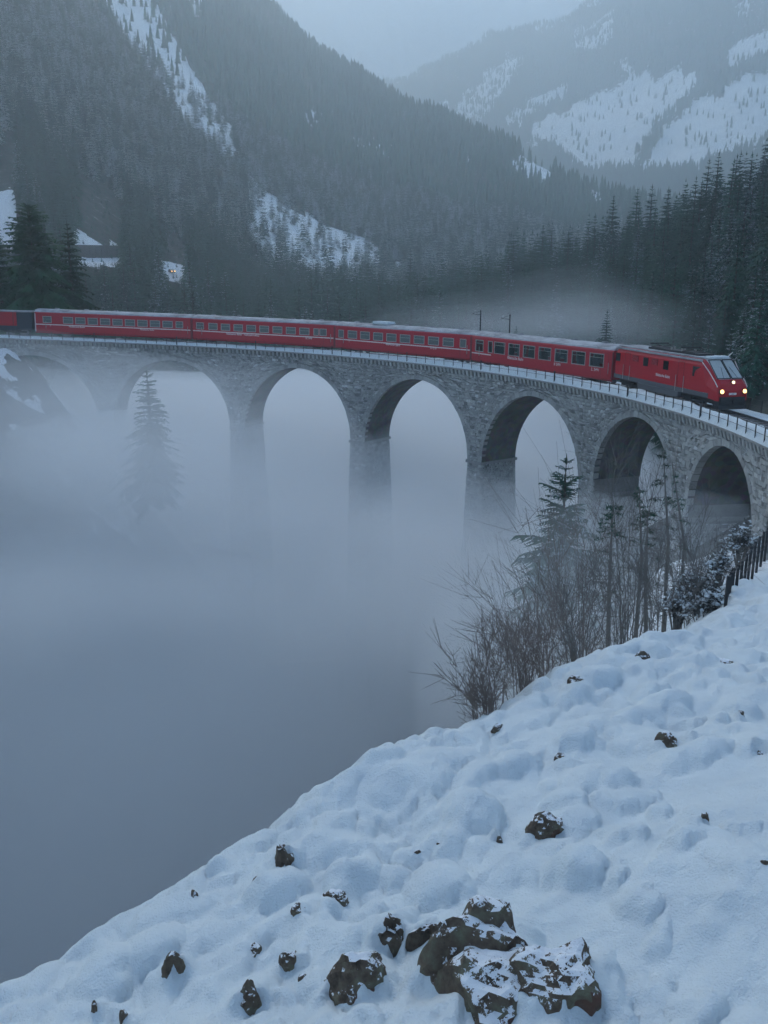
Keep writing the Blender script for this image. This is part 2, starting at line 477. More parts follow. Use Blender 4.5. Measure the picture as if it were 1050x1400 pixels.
def land(x, y):
    x = np.asarray(x, float); y = np.asarray(y, float)
    fl = FLOOR + 42 * sstep(130, 260, y) + 10 * sstep(260, 420, y) + fbm(x / 18, y / 18, 3) * 3
    z = np.maximum(fl, right_bank(x, y)); z = np.maximum(z, np.where(y > 200, -300, left_bank(x, y) + fbm(x / 7, y / 7, 5) * 1.2 * (np.abs(y - 113) > 3)))
    n1 = fbm(x / 260, y / 260, 11, 5); n2 = np.abs(fbm(x / 120 + y / 300, y / 420, 12, 4))
    z = np.maximum(z, layer(NEAR_HILL, x, y, 1.0, .15) + fbm(x / 30, y / 30, 6) * 1.6)
    z = np.maximum(z, layer(SPUR, x, y, 1.1, .3) + n1 * 8)
    z = np.maximum(z, layer(LEFT_MT, x, y, 1.12, .6) + (n1 * 22 - n2 * 26) * sstep(400, 900, y))
    z = np.maximum(z, layer(RIGHT_MT, x, y, 1.15, .6) + (n1 * 45 - n2 * 70) * sstep(1300, 2000, y))
    z = np.maximum(z, layer(FAR_MT, x, y, 1.2, .5) + (n1 * 90 - n2 * 200) * sstep(2750, 3300, y))
    return z

# open snow (seen between the trees): outlines of the clearings, tested where each bit of ground appears
def inside(poly, u, v):
    r = np.zeros(np.shape(u), bool); j = len(poly) - 1
    for i in range(len(poly)):
        (xi, yi), (xj, yj) = poly[i], poly[j]
        c = ((yi > v) != (yj > v)) & (u < (xj - xi) * (v - yi) / (yj - yi + 1e-9) + xi); r ^= c; j = i
    return r
CLEAR = [  # outline, share of trees left standing, nearest and farthest depth
    ([(338, 240), (352, 250), (372, 268), (400, 285), (430, 298), (470, 316), (510, 330), (535, 362), (480, 380), (430, 380), (402, 372), (372, 362), (346, 345), (338, 300)], .16, 300, 1600),
    ([(132, 0), (110, -60), (215, -60), (212, 0), (250, 70), (285, 130), (318, 175), (332, 230), (300, 222), (262, 180), (220, 132), (180, 75)], .15, 300, 1700),
    ([(88, 310), (120, 322), (168, 338), (172, 366), (95, 366)], .45, 200, 1500), ([(-40, 250), (16, 255), (24, 300), (20, 345), (-40, 350)], .0, 200, 1500),
    ([(175, 358), (258, 360), (268, 384), (175, 386)], .4, 200, 1500), ([(534, 360), (552, 360), (552, 378), (536, 378)], .0, 200, 1500),
    ([(698, 216), (724, 208), (754, 234), (748, 252), (704, 246)], .12, 300, 1300),
    ([(255, -20), (278, -20), (276, 20), (262, 24)], .4, 300, 1700), ([(415, 150), (440, 146), (446, 172), (420, 172)], .4, 300, 1700), ([(470, 190), (520, 192), (522, 214), (474, 212)], .45, 300, 1700),
    ([(718, 185), (745, 158), (790, 142), (842, 118), (890, 100), (945, 98), (958, 112), (930, 138), (905, 160), (880, 190), (868, 232), (800, 232), (765, 205)], .06, 1100, 3500),
    ([(870, 232), (902, 190), (920, 165), (948, 140), (985, 128), (1020, 106), (1060, 102), (1090, 150), (1040, 195), (985, 215), (940, 232)], .03, 1100, 3500),
    ([(990, 76), (1030, 44), (1090, 36), (1090, 66), (1000, 78)], .05, 1100, 3500),
    ([(600, 148), (650, 118), (700, 75), (720, 80), (690, 120), (668, 160), (640, 168)], .35, 1100, 3500), ([(690, 165), (740, 132), (782, 112), (780, 122), (720, 160), (696, 174)], .3, 1100, 3500),
    ([(840, 92), (862, 82), (860, 94), (842, 98)], .2, 1100, 3500), ([(780, 60), (830, 10), (850, 0), (835, 40), (800, 70)], .5, 1100, 3500), ([(1000, 20), (1020, -10), (1030, 20), (1010, 30)], .4, 1100, 3500),
]
def tree_share(x, y, z):               # 1 in closed forest, 0 on open snow
    u, v = pix(x, y, z)
    w = fbm(x / 25, y / 25, 31, 3) * 7
    sh = np.ones(np.shape(x))
    for poly, k, d0, d1 in CLEAR: sh = np.where(inside(poly, u + w, v + w * .7) & (y > d0) & (y < d1), k, sh)
    right = (y > 1150) & (y < 3100)
    sh = np.where(right & (sh == 1), .75 + .25 * sstep(-.25, .2, fbm(x / 60 + y / 160, y / 220, 41, 4)), sh)
    hi = (y > 700) & (y <= 1700)
    sh = np.where(hi & (sh == 1), np.where(fbm(x / 30, y / 140, 45, 4) > .42, .35, 1.0), sh)
    sh = np.where(y > 2950, 0.0, sh)
    sh = np.where(y < 60, 0.0, sh)
    return sh

_ang = np.r_[np.arange(-180, -46, 6), np.arange(-46, -34, 1), np.arange(-34, 34, .2), np.arange(34, 46, 1), np.arange(46, 181, 6)]
_rad = np.r_[0.5, np.geomspace(3, 3900, 290)]
_lim = np.where(np.abs(_ang) > 33, np.maximum(320, 3900 - (np.abs(_ang) - 33) * 400), 3900)
_rr = np.minimum(_rad[:, None], _lim[None, :] * (1 + 1e-4 * np.arange(len(_rad))[:, None]))
_gx = np.sin(np.radians(_ang))[None, :] * _rr; _gy = np.cos(np.radians(_ang))[None, :] * _rr
_gz = np.where(_gy > -6, land(_gx, np.maximum(_gy, -6)), land(_gx, np.full_like(_gx, -6.0)) + .28 * (-6 - _gy))
_gz = np.minimum(_gz, 1450)
_under = (_gy < 44) & (edge_distance(_gx, _gy) < 14) & (_gx > -14) & (_gx < 40) & (_gy > -3)
_gz = np.where(_under, _gz - .55, _gz)
nr, nc = _gx.shape
_i = np.arange(nr - 1)[:, None] * nc + np.arange(nc - 1)[None, :]
_f = np.stack([_i, _i + 1, _i + nc + 1, _i + nc], -1).reshape(-1, 4)[:, ::-1]
_sh = tree_share(_gx, _gy, _gz)
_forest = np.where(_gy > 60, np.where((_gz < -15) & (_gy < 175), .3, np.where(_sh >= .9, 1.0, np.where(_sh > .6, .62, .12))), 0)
_forest = np.where((_gz < -14) & (_gy < 150) & (_gx < 30), 1.0 - .75 * sstep(85, 150, _gy + fbm(_gx / 25, _gy / 25, 33) * 14), _forest)         # gorge floor: dark litter near, snow added farther to brighten the fog
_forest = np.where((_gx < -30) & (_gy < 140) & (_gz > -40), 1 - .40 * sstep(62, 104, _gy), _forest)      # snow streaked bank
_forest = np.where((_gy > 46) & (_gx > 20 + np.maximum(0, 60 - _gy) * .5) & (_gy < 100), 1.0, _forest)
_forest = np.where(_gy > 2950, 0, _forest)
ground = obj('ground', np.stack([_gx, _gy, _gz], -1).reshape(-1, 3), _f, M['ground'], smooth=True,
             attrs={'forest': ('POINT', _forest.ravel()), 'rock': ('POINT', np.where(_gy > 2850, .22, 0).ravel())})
tag(ground, 'snow covered valley sides and gorge under the forest', 'ground', kind='structure')

# ------------------------------------------------------------------ the snowy slope in front
ROCKS = [  # px, py, width px, height px, label
    (538, 1298, 62, 74, 'dark split boulder face under thick snow beside the rust brown block'),
    (584, 1308, 52, 72, 'rust brown block of rock wedged against the split boulder'),
    (655, 1332, 135, 110, 'big lichen covered boulder with snow caught in its cracks'),
    (680, 1388, 150, 80, 'broad snow flecked slab at the foot of the lichen covered boulder'),
    (768, 1368, 125, 84, 'long mossy ledge of rock beside the lichen covered boulder'),
    (487, 1364, 84, 54, 'dark wedge of rock poking out below the split boulder'),
    (242, 1336, 40, 50, 'dark ragged rock standing from snow low on the brink'),
    (345, 1301, 26, 22, 'small ragged rock between the ragged brink rock and the olive stone'),
    (399, 1326, 32, 32, 'olive rounded stone half buried uphill of the dark wedge'),
    (342, 1378, 36, 44, 'speckled rock with twigs of frost below the olive stone'),
    (388, 1184, 30, 48, 'upright brown stone leaning on the brink of the snow'),
    (458, 1242, 30, 18, 'low dark stone under a snow lip uphill of the small ragged rock'),
    (408, 1269, 18, 14, 'pebble sized dark stone downhill of the low dark stone'),
    (747, 1145, 46, 32, 'brown jagged stone showing through smooth snow mid slope'),
    (681, 1156, 13, 20, 'small dark stone just downhill of the brown jagged stone'),
    (911, 1024, 30, 25, 'rounded brown stone with a thick snow cap on the open slope'),
    (1037, 1026, 36, 24, 'brown stone broken out of the snow beside the capped round stone'),
    (878, 909, 20, 18, 'lone reddish brown stone near the top of the snow slope'),
    (680, 1011, 15, 12, 'dark stone at the foot of the bare bushes'),
    (985, 916, 30, 12, 'flat stone nearly buried in snow below the iron fence'),
    (786, 944, 20, 14, 'small brown stone on the brink beside the bushes'),
    (130, 1388, 14, 30, 'thin dark rock sliver at the bottom of the brink'),
    (168, 1390, 14, 26, 'second dark rock sliver next to the thin one at the brink bottom'),
    (263, 1232, 14, 12, 'tiny dark stone under a round snow lump of the brink'),
    (351, 1208, 13, 12, 'tiny dark stone next to the upright brown stone'),
    (570, 1186, 10, 8, 'dark speck of stone in the middle of the slope'),
    (603, 1168, 12, 10, 'dark speck of stone above the middle speck'),
    (962, 1136, 12, 20, 'narrow stone tip in smooth snow downhill of the broken out stone'),
    (1045, 1196, 12, 10, 'grey stone tip in the smoothest snow'),
    (766, 1048, 14, 10, 'stone tip in the rippled snow between bushes and capped round stone'),
    (414, 1360, 12, 12, 'brown pebble beside the dark wedge of rock'),
    (1012, 980, 10, 12, 'stone tip uphill of the broken out stone'),
]
# metres ahead at which each picture place meets the slope
def meet(px, py, y0=2.5, y1=40, f=None):
    ys = np.geomspace(y0, y1, 600); a, b, c = ray(px, py)
    z = ZC + c / b * ys; x = a / b * ys
    g = (f or right_bank)(x, ys)
    k = np.argmax(z <= g)
    return np.array([x[k], ys[k], g[k]]), ys[k]
_rk = []
for px, py, w, h, lab in ROCKS:
    p, d = meet(px, min(py + h * .25, 1399))
    _rk.append((p, w / F * d * 1.03, h / F * d, lab))

_lrng = np.random.default_rng(21)
LUMPS = []   # stones hidden under the snow: x, y, radius along, radius across, height, angle
for k in range(2600):
    yy = 3.2 + 20 * _lrng.random() ** 1.5; a = _lrng.uniform(-.62, .62); xx = a * yy * 1.1
    e = float(edge_distance(np.array(xx), np.array(yy)))
    if e > 1.6: continue
    near_edge = math.exp(-abs(e) / 1.1)
    patch = float(fbm(np.array(xx * .5), np.array(yy * .5), 71, 2))
    if _lrng.random() > .16 + .62 * near_edge + .35 * max(0, patch): continue
    if xx > 1.0 + .1 * yy and yy < 8.0 and _lrng.random() < .85: continue
    r = (.06 + .19 * _lrng.random() ** 1.5) * (1 + .35 * (yy > 8))
    LUMPS.append((xx, yy, r * _lrng.uniform(1.1, 2.4), r, r * _lrng.uniform(.40, .85) * (.65 + .35 * near_edge), R(46) + _lrng.normal() * .6))
for k in range(9000):
    yy = 3.4 + 15 * _lrng.random() ** 1.25; xx = _lrng.uniform(-.60, .55) * yy
    e = float(edge_distance(np.array(xx), np.array(yy)))
    pt = float(fbm(np.array(xx * .7), np.array(yy * .7), 72, 2))
    if e > 1.0 or _lrng.random() > .16 + .55 * math.exp(-abs(e) / 1.8) + .6 * pt: continue
    if xx > 1.2 + .12 * yy and yy < 8.5 and _lrng.random() < .8: continue
    r = _lrng.uniform(.04, .115) * (1 + .035 * yy)
    LUMPS.append((xx, yy, r * _lrng.uniform(1, 1.7), r, r * _lrng.uniform(.45, .95), _lrng.uniform(0, 3.1)))

for k in range(420):      # snow pillows over buried boulders
    yy = 3.8 + 12 * _lrng.random() ** 1.1; xx = _lrng.uniform(-.58, .5) * yy
    e = float(edge_distance(np.array(xx), np.array(yy)))
    if e > .45 or e < -3.2 or _lrng.random() > .12 + .55 * math.exp(e / 1.3): continue
    r = _lrng.uniform(.10, .26) * (1 + .03 * yy)
    LUMPS.append((xx, yy, r * _lrng.uniform(1, 1.5), r, r * _lrng.uniform(.55, .9), R(46) + _lrng.normal() * .7))
for p, w, h, lab in _rk:
    if w > .07: LUMPS.append((p[0] + .08 * w, p[1] + .62 * w, w * .85, w * .66, h * .5, .2))

def slope_height(x, y):
    z = right_bank(x, y)
    n = fbm(x * .55, y * .55, 51, 4) * .16 + fbm(x * 2.1, y * 2.1, 52, 3) * .05 + fbm(x * 9, y * 9, 54, 3) * .012 + np.maximum(0, fbm(x * 1.3, y * 1.3, 57, 4)) ** 1.5 * .22
    # soft ribs running down the fall line
    q = x * math.cos(R(46)) + y * math.sin(R(46)); w = -x * math.sin(R(46)) + y * math.cos(R(46))
    n = n + fbm(q * .5, w * 2.2, 53, 3) * .07
    z = z + n * sstep(.5, 3, y)
    b = np.zeros_like(z)
    x, y = x + fbm(x * 5, y * 5, 81, 3) * .07, y + fbm(x * 5, y * 5, 84, 3) * .07
    for lx, ly, ra, rb, lh, an in LUMPS:
        m = (np.abs(x - lx) < ra * 1.05) & (np.abs(y - ly) < ra * 1.05)
        if not m.any(): continue
        dx, dy = x[m] - lx, y[m] - ly; c, s = math.cos(an), math.sin(an)
        u = (dx * c + dy * s) / ra; v = (-dx * s + dy * c) / rb
        d = np.clip(1 - u * u - v * v, 0, 1)
        b[m] = np.maximum(b[m], lh * d ** .62)
    # snow banked against the uphill side of each rock, broken off sharply in front
    c = np.zeros_like(z)
    for k, (p, w, h, lab) in enumerate(_rk):
        m = (np.abs(x - p[0]) < 1.1 * w) & (y > p[1] - .5 * w) & (y < p[1] + 2.8 * w + .2)
        if not m.any(): continue
        dx = (x[m] - p[0]) / (.95 * w); dy = y[m] - p[1] + .26 * w - fbm(x[m] * 2.2 / w, y[m] * 0 + k, 400 + k, 3) * .28 * w + .25 * w * dx * dx
        t = np.clip(dy / (2.3 * w + .15), 0, 1)
        c[m] = np.maximum(c[m], max(.05, h * .98) * sstep(-.06 * w, .42 * w + .02, dy) * (1 - t) ** 1.6 * np.clip(1 - dx * dx, 0, 1) ** .8)
    return z + np.maximum(b, c) + .55 * np.minimum(b, c)
_ang = np.radians(np.r_[np.arange(-62, -32, 1.0), np.arange(-32, 34, .11), np.arange(34, 80, 1.2)])
_rad = np.r_[np.linspace(.4, 2.6, 12), np.geomspace(2.75, 46, 330)]
sx = np.sin(_ang)[None, :] * _rad[:, None]; sy = np.cos(_ang)[None, :] * _rad[:, None]
sz = slope_height(sx, sy)
_ed = edge_distance(sx, sy)
nr, nc = sx.shape
_i = np.arange(nr - 1)[:, None] * nc + np.arange(nc - 1)[None, :]
_f = np.stack([_i, _i + 1, _i + nc + 1, _i + nc], -1).reshape(-1, 4)[:, ::-1]
_keep = (_ed < 6.0).ravel()[_f].all(1)
_f = _f[_keep]
_used = np.unique(_f); _map = np.full(nr * nc, -1); _map[_used] = np.arange(len(_used))
slope = obj('snow_slope', np.stack([sx, sy, sz], -1).reshape(-1, 3)[_used], _map[_f], M['snow'], smooth=True)
tag(slope, 'lumpy snow covered hillside falling away to the gorge', 'snow slope', kind='structure')
def slope_z(x, y): return float(slope_height(np.array([[x]], float), np.array([[y]], float))[0, 0])

def rock_mesh(w, h, seed, depth=None):
    g = np.random.default_rng(seed)
    bm = bmesh.new(); bmesh.ops.create_icosphere(bm, subdivisions=4 if w > .08 else 3, radius=1)
    planes = [(Vector(g.normal(size=3)).normalized(), g.uniform(.6, .9)) for _ in range(7)]
    for v in bm.verts:
        p = v.co.copy()
        for nrm, d in planes:
            t = p.dot(nrm)
            if t > d: p -= nrm * (t - d)
        k = float(fbm(np.array(p.x * 2.3 + seed), np.array(p.y * 2.3 + p.z * 1.7), seed, 4)) * .22 - .20 * abs(float(fbm(np.array(p.x * 4.1 - p.z * 2 + seed), np.array(p.y * 4.1 + p.z * 3.3), seed + 5, 4))) + .06
        v.co = p * (1 + k)
        v.co.x *= w * .68; v.co.y *= (depth or w * .56); v.co.z *= h * 1.10
    return bm
for k, (p, w, h, lab) in enumerate(_rk):
    big = w > .22
    bm = rock_mesh(w, h, 100 + k); me = bpy.data.meshes.new('rock'); bm.to_mesh(me)
    me.polygons.foreach_set('use_smooth', np.zeros(len(me.polygons), bool))
    base = slope_z(p[0], p[1])
    root = link('rock', me, M['rock'], None, (p[0], p[1] + w * .20, base - h * (.52 if w > .3 else .62)), (0, 0, random.uniform(-.2, .2)))
    tag(root, lab, 'rock', 'rocks showing through the snow')
    bm.free()
def plain(name, a, b, scale=3, up_snow=0.0):
    m = mat(name, a, .9, 0, .2); n = N(m); v = n.coord('Object')
    c = n.mix(n.noise(v, scale, 6, .65), a, b)
    if up_snow: c = n.mix(n.math('GREATER_THAN', n.math('ADD', n.up(), n.math('MULTIPLY', n.noise(v, 4, 4), .8)), 2 - up_snow), c, (.72, .75, .79))
    n.color(c); n.bump(n.noise(v, 12, 5), .4, .03)
    return m
M['stone_plain'] = plain('dressed_coping_stone', (.20, .20, .20), (.36, .36, .35), 2.5)
M['ballast'] = plain('snowy_ballast', (.06, .058, .056), (.30, .31, .33), 5)
M['sleeper'] = plain('dark_sleeper', (.035, .03, .028), (.09, .085, .08), 6)

# ------------------------------------------------------------------ the viaduct
ARCH_PX = [(40, 486), (233, 492), (406, 502), (568, 518), (733, 541), (879, 568), (992, 606)]
CR = [s_at_px(px, 0, -2) for px, _ in ARCH_PX]
CR = [CR[0] - 18.6] + CR + [CR[-1] + 11.6, CR[-1] + 23.4]
CZ = [-2.1, -2.1, -2.0, -1.9, -1.8, -1.65, -1.35, -1.2, -1.2, -1.2]       # crown below the deck edge
PC = [CR[0] - 9.3] + [(a + b) / 2 for a, b in zip(CR[:-1], CR[1:])] + [CR[-1] + 6.4]
HW = 1.05
viaduct = empty('stone_viaduct', track(60, 2, -30))
tag(viaduct, 'curved grey stone railway viaduct of tall round arches standing in fog', 'viaduct')
VO = Vector(viaduct.location)
def vl(p): return np.asarray(p) - np.array(VO)
RING = .46
ARCHES = []
for i, c in enumerate(CR):
    l, r = PC[i] + HW, PC[i + 1] - HW
    c0 = (l + r) / 2; a = (r - l) / 2
    zt = float(zdeck(c0)) + CZ[i]; b = min(a * 1.03, 7.9)
    ARCHES.append((c0, a, b, zt - b))
def pier_foot(s):
    p = track(s, WID / 2); return float(land(np.array([p[0]]), np.array([p[1]]))[0]) - 1.5
def batter(z, zs): return max(0.0, zs - z) * .028
# cores: one per arch (spandrels and soffit) and one per pier
for i, (c, a, b, zs) in enumerate(ARCHES):
    th = np.linspace(math.pi, 0, 37)
    s = c + a * np.cos(th); z = zs + b * np.sin(th)
    zt = zdeck(s) - .30
    rows = []
    for off in (.12, WID - .12):
        lo = track(s, off); lo[:, 2] = z; hi = track(s, off); hi[:, 2] = zt
        rows += [lo, hi]
    v = vl(np.concatenate(rows)); n = len(s); f = []
    for k in range(n - 1):
        f += [(k, k + 1, n + k + 1, n + k), (2 * n + k, 3 * n + k, 3 * n + k + 1, 2 * n + k + 1)]
    core = obj('arch', v, f, M['mortar'], viaduct)
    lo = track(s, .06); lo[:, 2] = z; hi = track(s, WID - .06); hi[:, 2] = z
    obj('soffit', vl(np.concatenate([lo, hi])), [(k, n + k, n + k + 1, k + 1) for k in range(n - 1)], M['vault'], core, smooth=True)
    # ring of cut stones
    nv = max(20, int(round(math.pi * (a + b) / 2 / .60)))
    if i <= 7:
        for k in range(nv):
            t0 = math.pi * (k + .03) / nv; t1 = math.pi * (k + .97) / nv; g = random.uniform(-.02, .03); rt = RING * random.uniform(.86, 1.12)
            vs = []
            for off in (.012 - g, .55):
                for t, q in ((t0, 0), (t1, 0), (t1, rt), (t0, rt)):
                    p = track(c + (a + q) * math.cos(t), off); p[2] = zs + (b + q) * math.sin(t) - .01; vs.append(vl(p))
            tint = random.uniform(.2, .68)
            obj('voussoir', vs, [(0, 3, 2, 1), (0, 1, 5, 4), (1, 2, 6, 5), (2, 3, 7, 6), (3, 0, 4, 7)], M['stone'], core, attrs={'tint': ('FACE', [tint] * 5)})
PIERS = []
for j, pc in enumerate(PC):
    zsl = ARCHES[j - 1][3] if j > 0 else ARCHES[0][3]; zsr = ARCHES[j][3] if j < len(ARCHES) else ARCHES[-1][3]
    zs = min(zsl, zsr); zf = min(pier_foot(pc), zs - 2)
    levels = [float(zdeck(pc)) - .30, max(zsl, zsr), zs, zs - 4, zs - 10, zs - 20, zf]
    levels = [z for z in levels if z >= zf]
    if levels[-1] > zf: levels.append(zf)
    v = []; f = []
    for z in levels:
        bt = batter(z, zs); hw = HW + bt - .02
        for s, off in ((pc - hw, .12 - bt), (pc + hw, .12 - bt), (pc + hw, WID - .12 + bt), (pc - hw, WID - .12 + bt)):
            p = track(s, off); p[2] = z; v.append(vl(p))
    for k in range(len(levels) - 1):
        for q in range(4): f.append((k * 4 + q, (k + 1) * 4 + q, (k + 1) * 4 + (q + 1) % 4, k * 4 + (q + 1) % 4))
    PIERS.append((pc, zs, zf, obj('pier', v, f, M['mortar'], viaduct)))
    # string course at the springing
    mb = MB(); z0 = zs - .12; vs = []
    for z in (z0, z0 + .28):
        for s, off in ((pc - HW - .12, -.12), (pc + HW + .12, -.12), (pc + HW + .12, WID + .12), (pc - HW - .12, WID + .12)):
            p = track(s, off); p[2] = z; vs.append(vl(p))
    mb.add(vs, [(0, 3, 2, 1), (4, 5, 6, 7), (0, 1, 5, 4), (1, 2, 6, 5), (2, 3, 7, 6), (3, 0, 4, 7)])
    mb.build('impost', M['stone_plain'], PIERS[-1][3])

# facing stones, course by course
STONES = []     # (corners list of 4 front, normal-back vector, tint, owner)
def ext_left(i, z):     # right flank of arch i at height z (outer face of its ring)
    c, a, b, zs = ARCHES[i]; a2, b2 = a + RING * .93, b + RING * .93
    if z <= zs: return c + a - batter(z, zs)
    q = (z - zs) / b2
    return c + a2 * math.sqrt(1 - q * q) if q < 1 else c
def ext_right(i, z):
    c, a, b, zs = ARCHES[i]; return 2 * c - ext_left(i, z)
def tint_pick(rg):
    t = float(np.clip(rg.normal(.46, .23), 0, .93))
    return 1.0 if rg.random() < .035 else t
srg = np.random.default_rng(3)
for j in range(1, len(PC) - 1):
    pc, zs, zf, pobj = PIERS[j]
    zl = max(zf, -24.0)
    rel = -.70          # below the deck edge
    while True:
        hgt = srg.uniform(.17, .36)
        zc_ = float(zdeck(pc))
        if zc_ + rel - hgt < zl: break
        r1, r0 = rel - .012, rel - hgt + .012
        slope_ = 1.0 if zc_ + rel > zs else 0.0
        def z_of(s, r): return (float(zdeck(s)) if slope_ else zc_) + r
        L1, L0 = ext_left(j - 1, zc_ + r1), ext_left(j - 1, zc_ + r0); R1, R0 = ext_right(j, zc_ + r1), ext_right(j, zc_ + r0)
        wid = (R0 - L0 + R1 - L1) / 2
        nst = max(2, int(round(wid / srg.uniform(.26, .50))))
        cut = np.r_[0, np.sort((np.arange(1, nst) + srg.uniform(-.46, .46, nst - 1)) / nst), 1]
        for w0, w1 in zip(cut[:-1], cut[1:]):
            g = .014 / max(.3, wid)
            cs = []
            for w, (L_, R_), r in ((w0 + g, (L0, R0), r0), (w1 - g, (L0, R0), r0), (w1 - g, (L1, R1), r1), (w0 + g, (L1, R1), r1)):
                s = L_ + w * (R_ - L_) + srg.normal() * .03; z = z_of(s, r) + srg.normal() * .035
                off = .035 - batter(z, zs) - abs(srg.normal()) * .022
                p = track(s, off); p[2] = z; cs.append(p)
            STONES.append((cs, track((L0 + R0) / 2, .16) - track((L0 + R0) / 2, 0), tint_pick(srg), pobj))
        # flank of the pier turned to the loco end, below the springing
        if zc_ + rel < zs - .1:
            nst = int(round(WID / srg.uniform(.38, .55)))
            cut = np.r_[0, np.sort((np.arange(1, nst) + srg.uniform(-.3, .3, nst - 1)) / nst), 1]
            for w0, w1 in zip(cut[:-1], cut[1:]):
                cs = []
                for w, r in ((w0 + .004, r0), (w1 - .004, r0), (w1 - .004, r1), (w0 + .004, r1)):
                    z = zc_ + r + srg.normal() * .01; bt = batter(z, zs)
                    p = track(pc + HW + bt + .03 + abs(srg.normal()) * .015, -bt * .9 + .06 + w * (WID - .12 + 2 * bt)); p[2] = z; cs.append(p)
                STONES.append((cs, track(pc, 0) - track(pc + .14, 0), tint_pick(srg) * .9, pobj))
        rel -= hgt
_order = sorted(range(len(STONES)), key=lambda k: float(np.linalg.norm(STONES[k][0][0] - np.array([0, 0, ZC]))))
SF = [(0, 1, 2, 3), (0, 4, 5, 1), (1, 5, 6, 2), (2, 6, 7, 3), (3, 7, 4, 0)]
def seen_px(cs):
    u, v = pix(*np.asarray(cs).T); return u, v
_indiv = []
for k in _order:
    u, v = seen_px(STONES[k][0])
    if u.min() > 0 and u.max() < 1050 and v.max() < 760: _indiv.append(k)
    if len(_indiv) == 300: break
_indiv_set = set(_indiv)
big_v, big_f, big_t = [], [], []
for k, (cs, back, tn, ow) in enumerate(STONES):
    vs = [vl(c) for c in cs] + [vl(c + back) for c in cs]
    if k in _indiv_set:
        obj('stone', vs, SF, M['stone'], ow, attrs={'tint': ('FACE', [tn] * 5)})
    else:
        n = len(big_v); big_v += vs; big_f += [[i + n for i in q] for q in SF]; big_t += [tn] * 5
o = obj('stonework', np.array(big_v), np.array(big_f), M['stone'], viaduct, attrs={'tint': ('FACE', big_t)})
tag(o, kind='stuff')

# deck slab, corbels, coping, snow on the deck
S0, S1 = PC[0], PC[-1]
def ribbon(name, prof, s, m, parent, smooth=False, origin=VO, attrs=None):     # prof: (off, dz) polygon swept along the track
    n = len(prof); v = np.concatenate([track(s, o_, dz)[:, None, :] for o_, dz in prof], 1).reshape(-1, 3) - np.array(origin)
    f = [(k * n + q, k * n + (q + 1) % n, (k + 1) * n + (q + 1) % n, (k + 1) * n + q) for k in range(len(s) - 1) for q in range(n)]
    f += [tuple(range(n - 1, -1, -1)), tuple((len(s) - 1) * n + q for q in range(n))]
    return obj(name, v, f, m, parent, smooth)
ss = np.arange(S0, S1 + .1, 1.0)
ribbon('deck', [(.2, -.75), (WID - .2, -.75), (WID - .2, -.13), (.2, -.13)], ss, M['mortar'], viaduct)
for a, b in zip(np.arange(S0, S1 - 1.2, 1.2), np.arange(S0 + 1.2, S1, 1.2)):
    for side in (0, 1):
        pr = [(-.26, -.19), (.34, -.19), (.34, -.06), (-.26, -.06)] if side == 0 else [(WID - .34, -.19), (WID + .26, -.19), (WID + .26, -.06), (WID - .34, -.06)]
        if side == 1 and a < 60: continue
        ribbon('coping_slab', pr, np.array([a + .01, b - .01]), M['stone_plain'], viaduct)
cor = []
for s in np.arange(S0, S1, .56):
    vs = []
    for dz in (-.66, -.192):
        for q, off in ((-.14, -.22 if dz > -.5 else -.10), (.14, -.22 if dz > -.5 else -.10), (.14, .14), (-.14, .14)):
            vs.append(vl(track(s + q, off, dz)))
    cor.append((s, vs))
CF = [(0, 3, 2, 1), (0, 1, 5, 4), (1, 2, 6, 5), (3, 0, 4, 7)]
cor.sort(key=lambda c: -c[0])
vis = [c for c in cor if c[0] < SLEN + 2]
near = vis[:160]; rest = vis[160:] + [c for c in cor if c[0] >= SLEN + 2]
for s, vs in near: obj('corbel', vs, CF, M['stone'], viaduct, attrs={'tint': ('FACE', [random.uniform(.35, .75)] * 4)})
bv, bf = [], []
for s, vs in rest:
    n = len(bv); bv += vs; bf += [[i + n for i in q] for q in CF]
o = obj('corbel_row', np.array(bv), np.array(bf), M['stone'], viaduct, attrs={'tint': ('FACE', [.55] * len(bf))}); tag(o, kind='stuff')
# snow lying on the walkway, uneven
ss = np.arange(S0, S1, .3)
offs = [-.24, -.20, -.06, .10, .32, .60, .88, 1.12, 1.5, 2.0]
BANK = [0, .10, .55, .86, 1.0, .93, .55, .22, .06, .05]
offs2 = [3.2, 3.5, 3.9, 4.4, WID + .15, WID + .24]
for oo, nm, lb in ((offs, 'walkway_snow', 'strip of snow on the walkway between railing and near rail'), (offs2, 'track_bed_snow', 'strip of snow between far rail and outer railing')):
    v = []
    for s in ss:
        for k, o_ in enumerate(oo):
            edge = (k in (0, len(oo) - 1))
            h = .02 if edge else .12 + .04 * float(vnoise(s * 1.3, o_ * 3 + 7, 4)) + .03 * float(vnoise(s * .3, o_, 9))
            if oo is offs: h = .02 + BANK[k] * (.30 + .42 * float(sstep(10, 95, s))) * (1 + .13 * float(vnoise(s * .9, 3.1, 14)) + .10 * float(vnoise(s * 3.1, o_ * 4, 15)))
            v.append(track(s, o_, -.06 + h) - np.array(VO))
    n = len(oo)
    f = np.array([(k * n + q, (k + 1) * n + q, (k + 1) * n + q + 1, k * n + q + 1) for k in range(len(ss) - 1) for q in range(n - 1)])[:, ::-1]
    obj(nm, np.array(v), f, M['snow'], viaduct, smooth=True)
ribbon('ballast_bed', [(1.9, -.14), (3.4, -.14), (3.3, .05), (2.0, .05)], np.arange(S0, S1, .6), M['ballast'], viaduct)

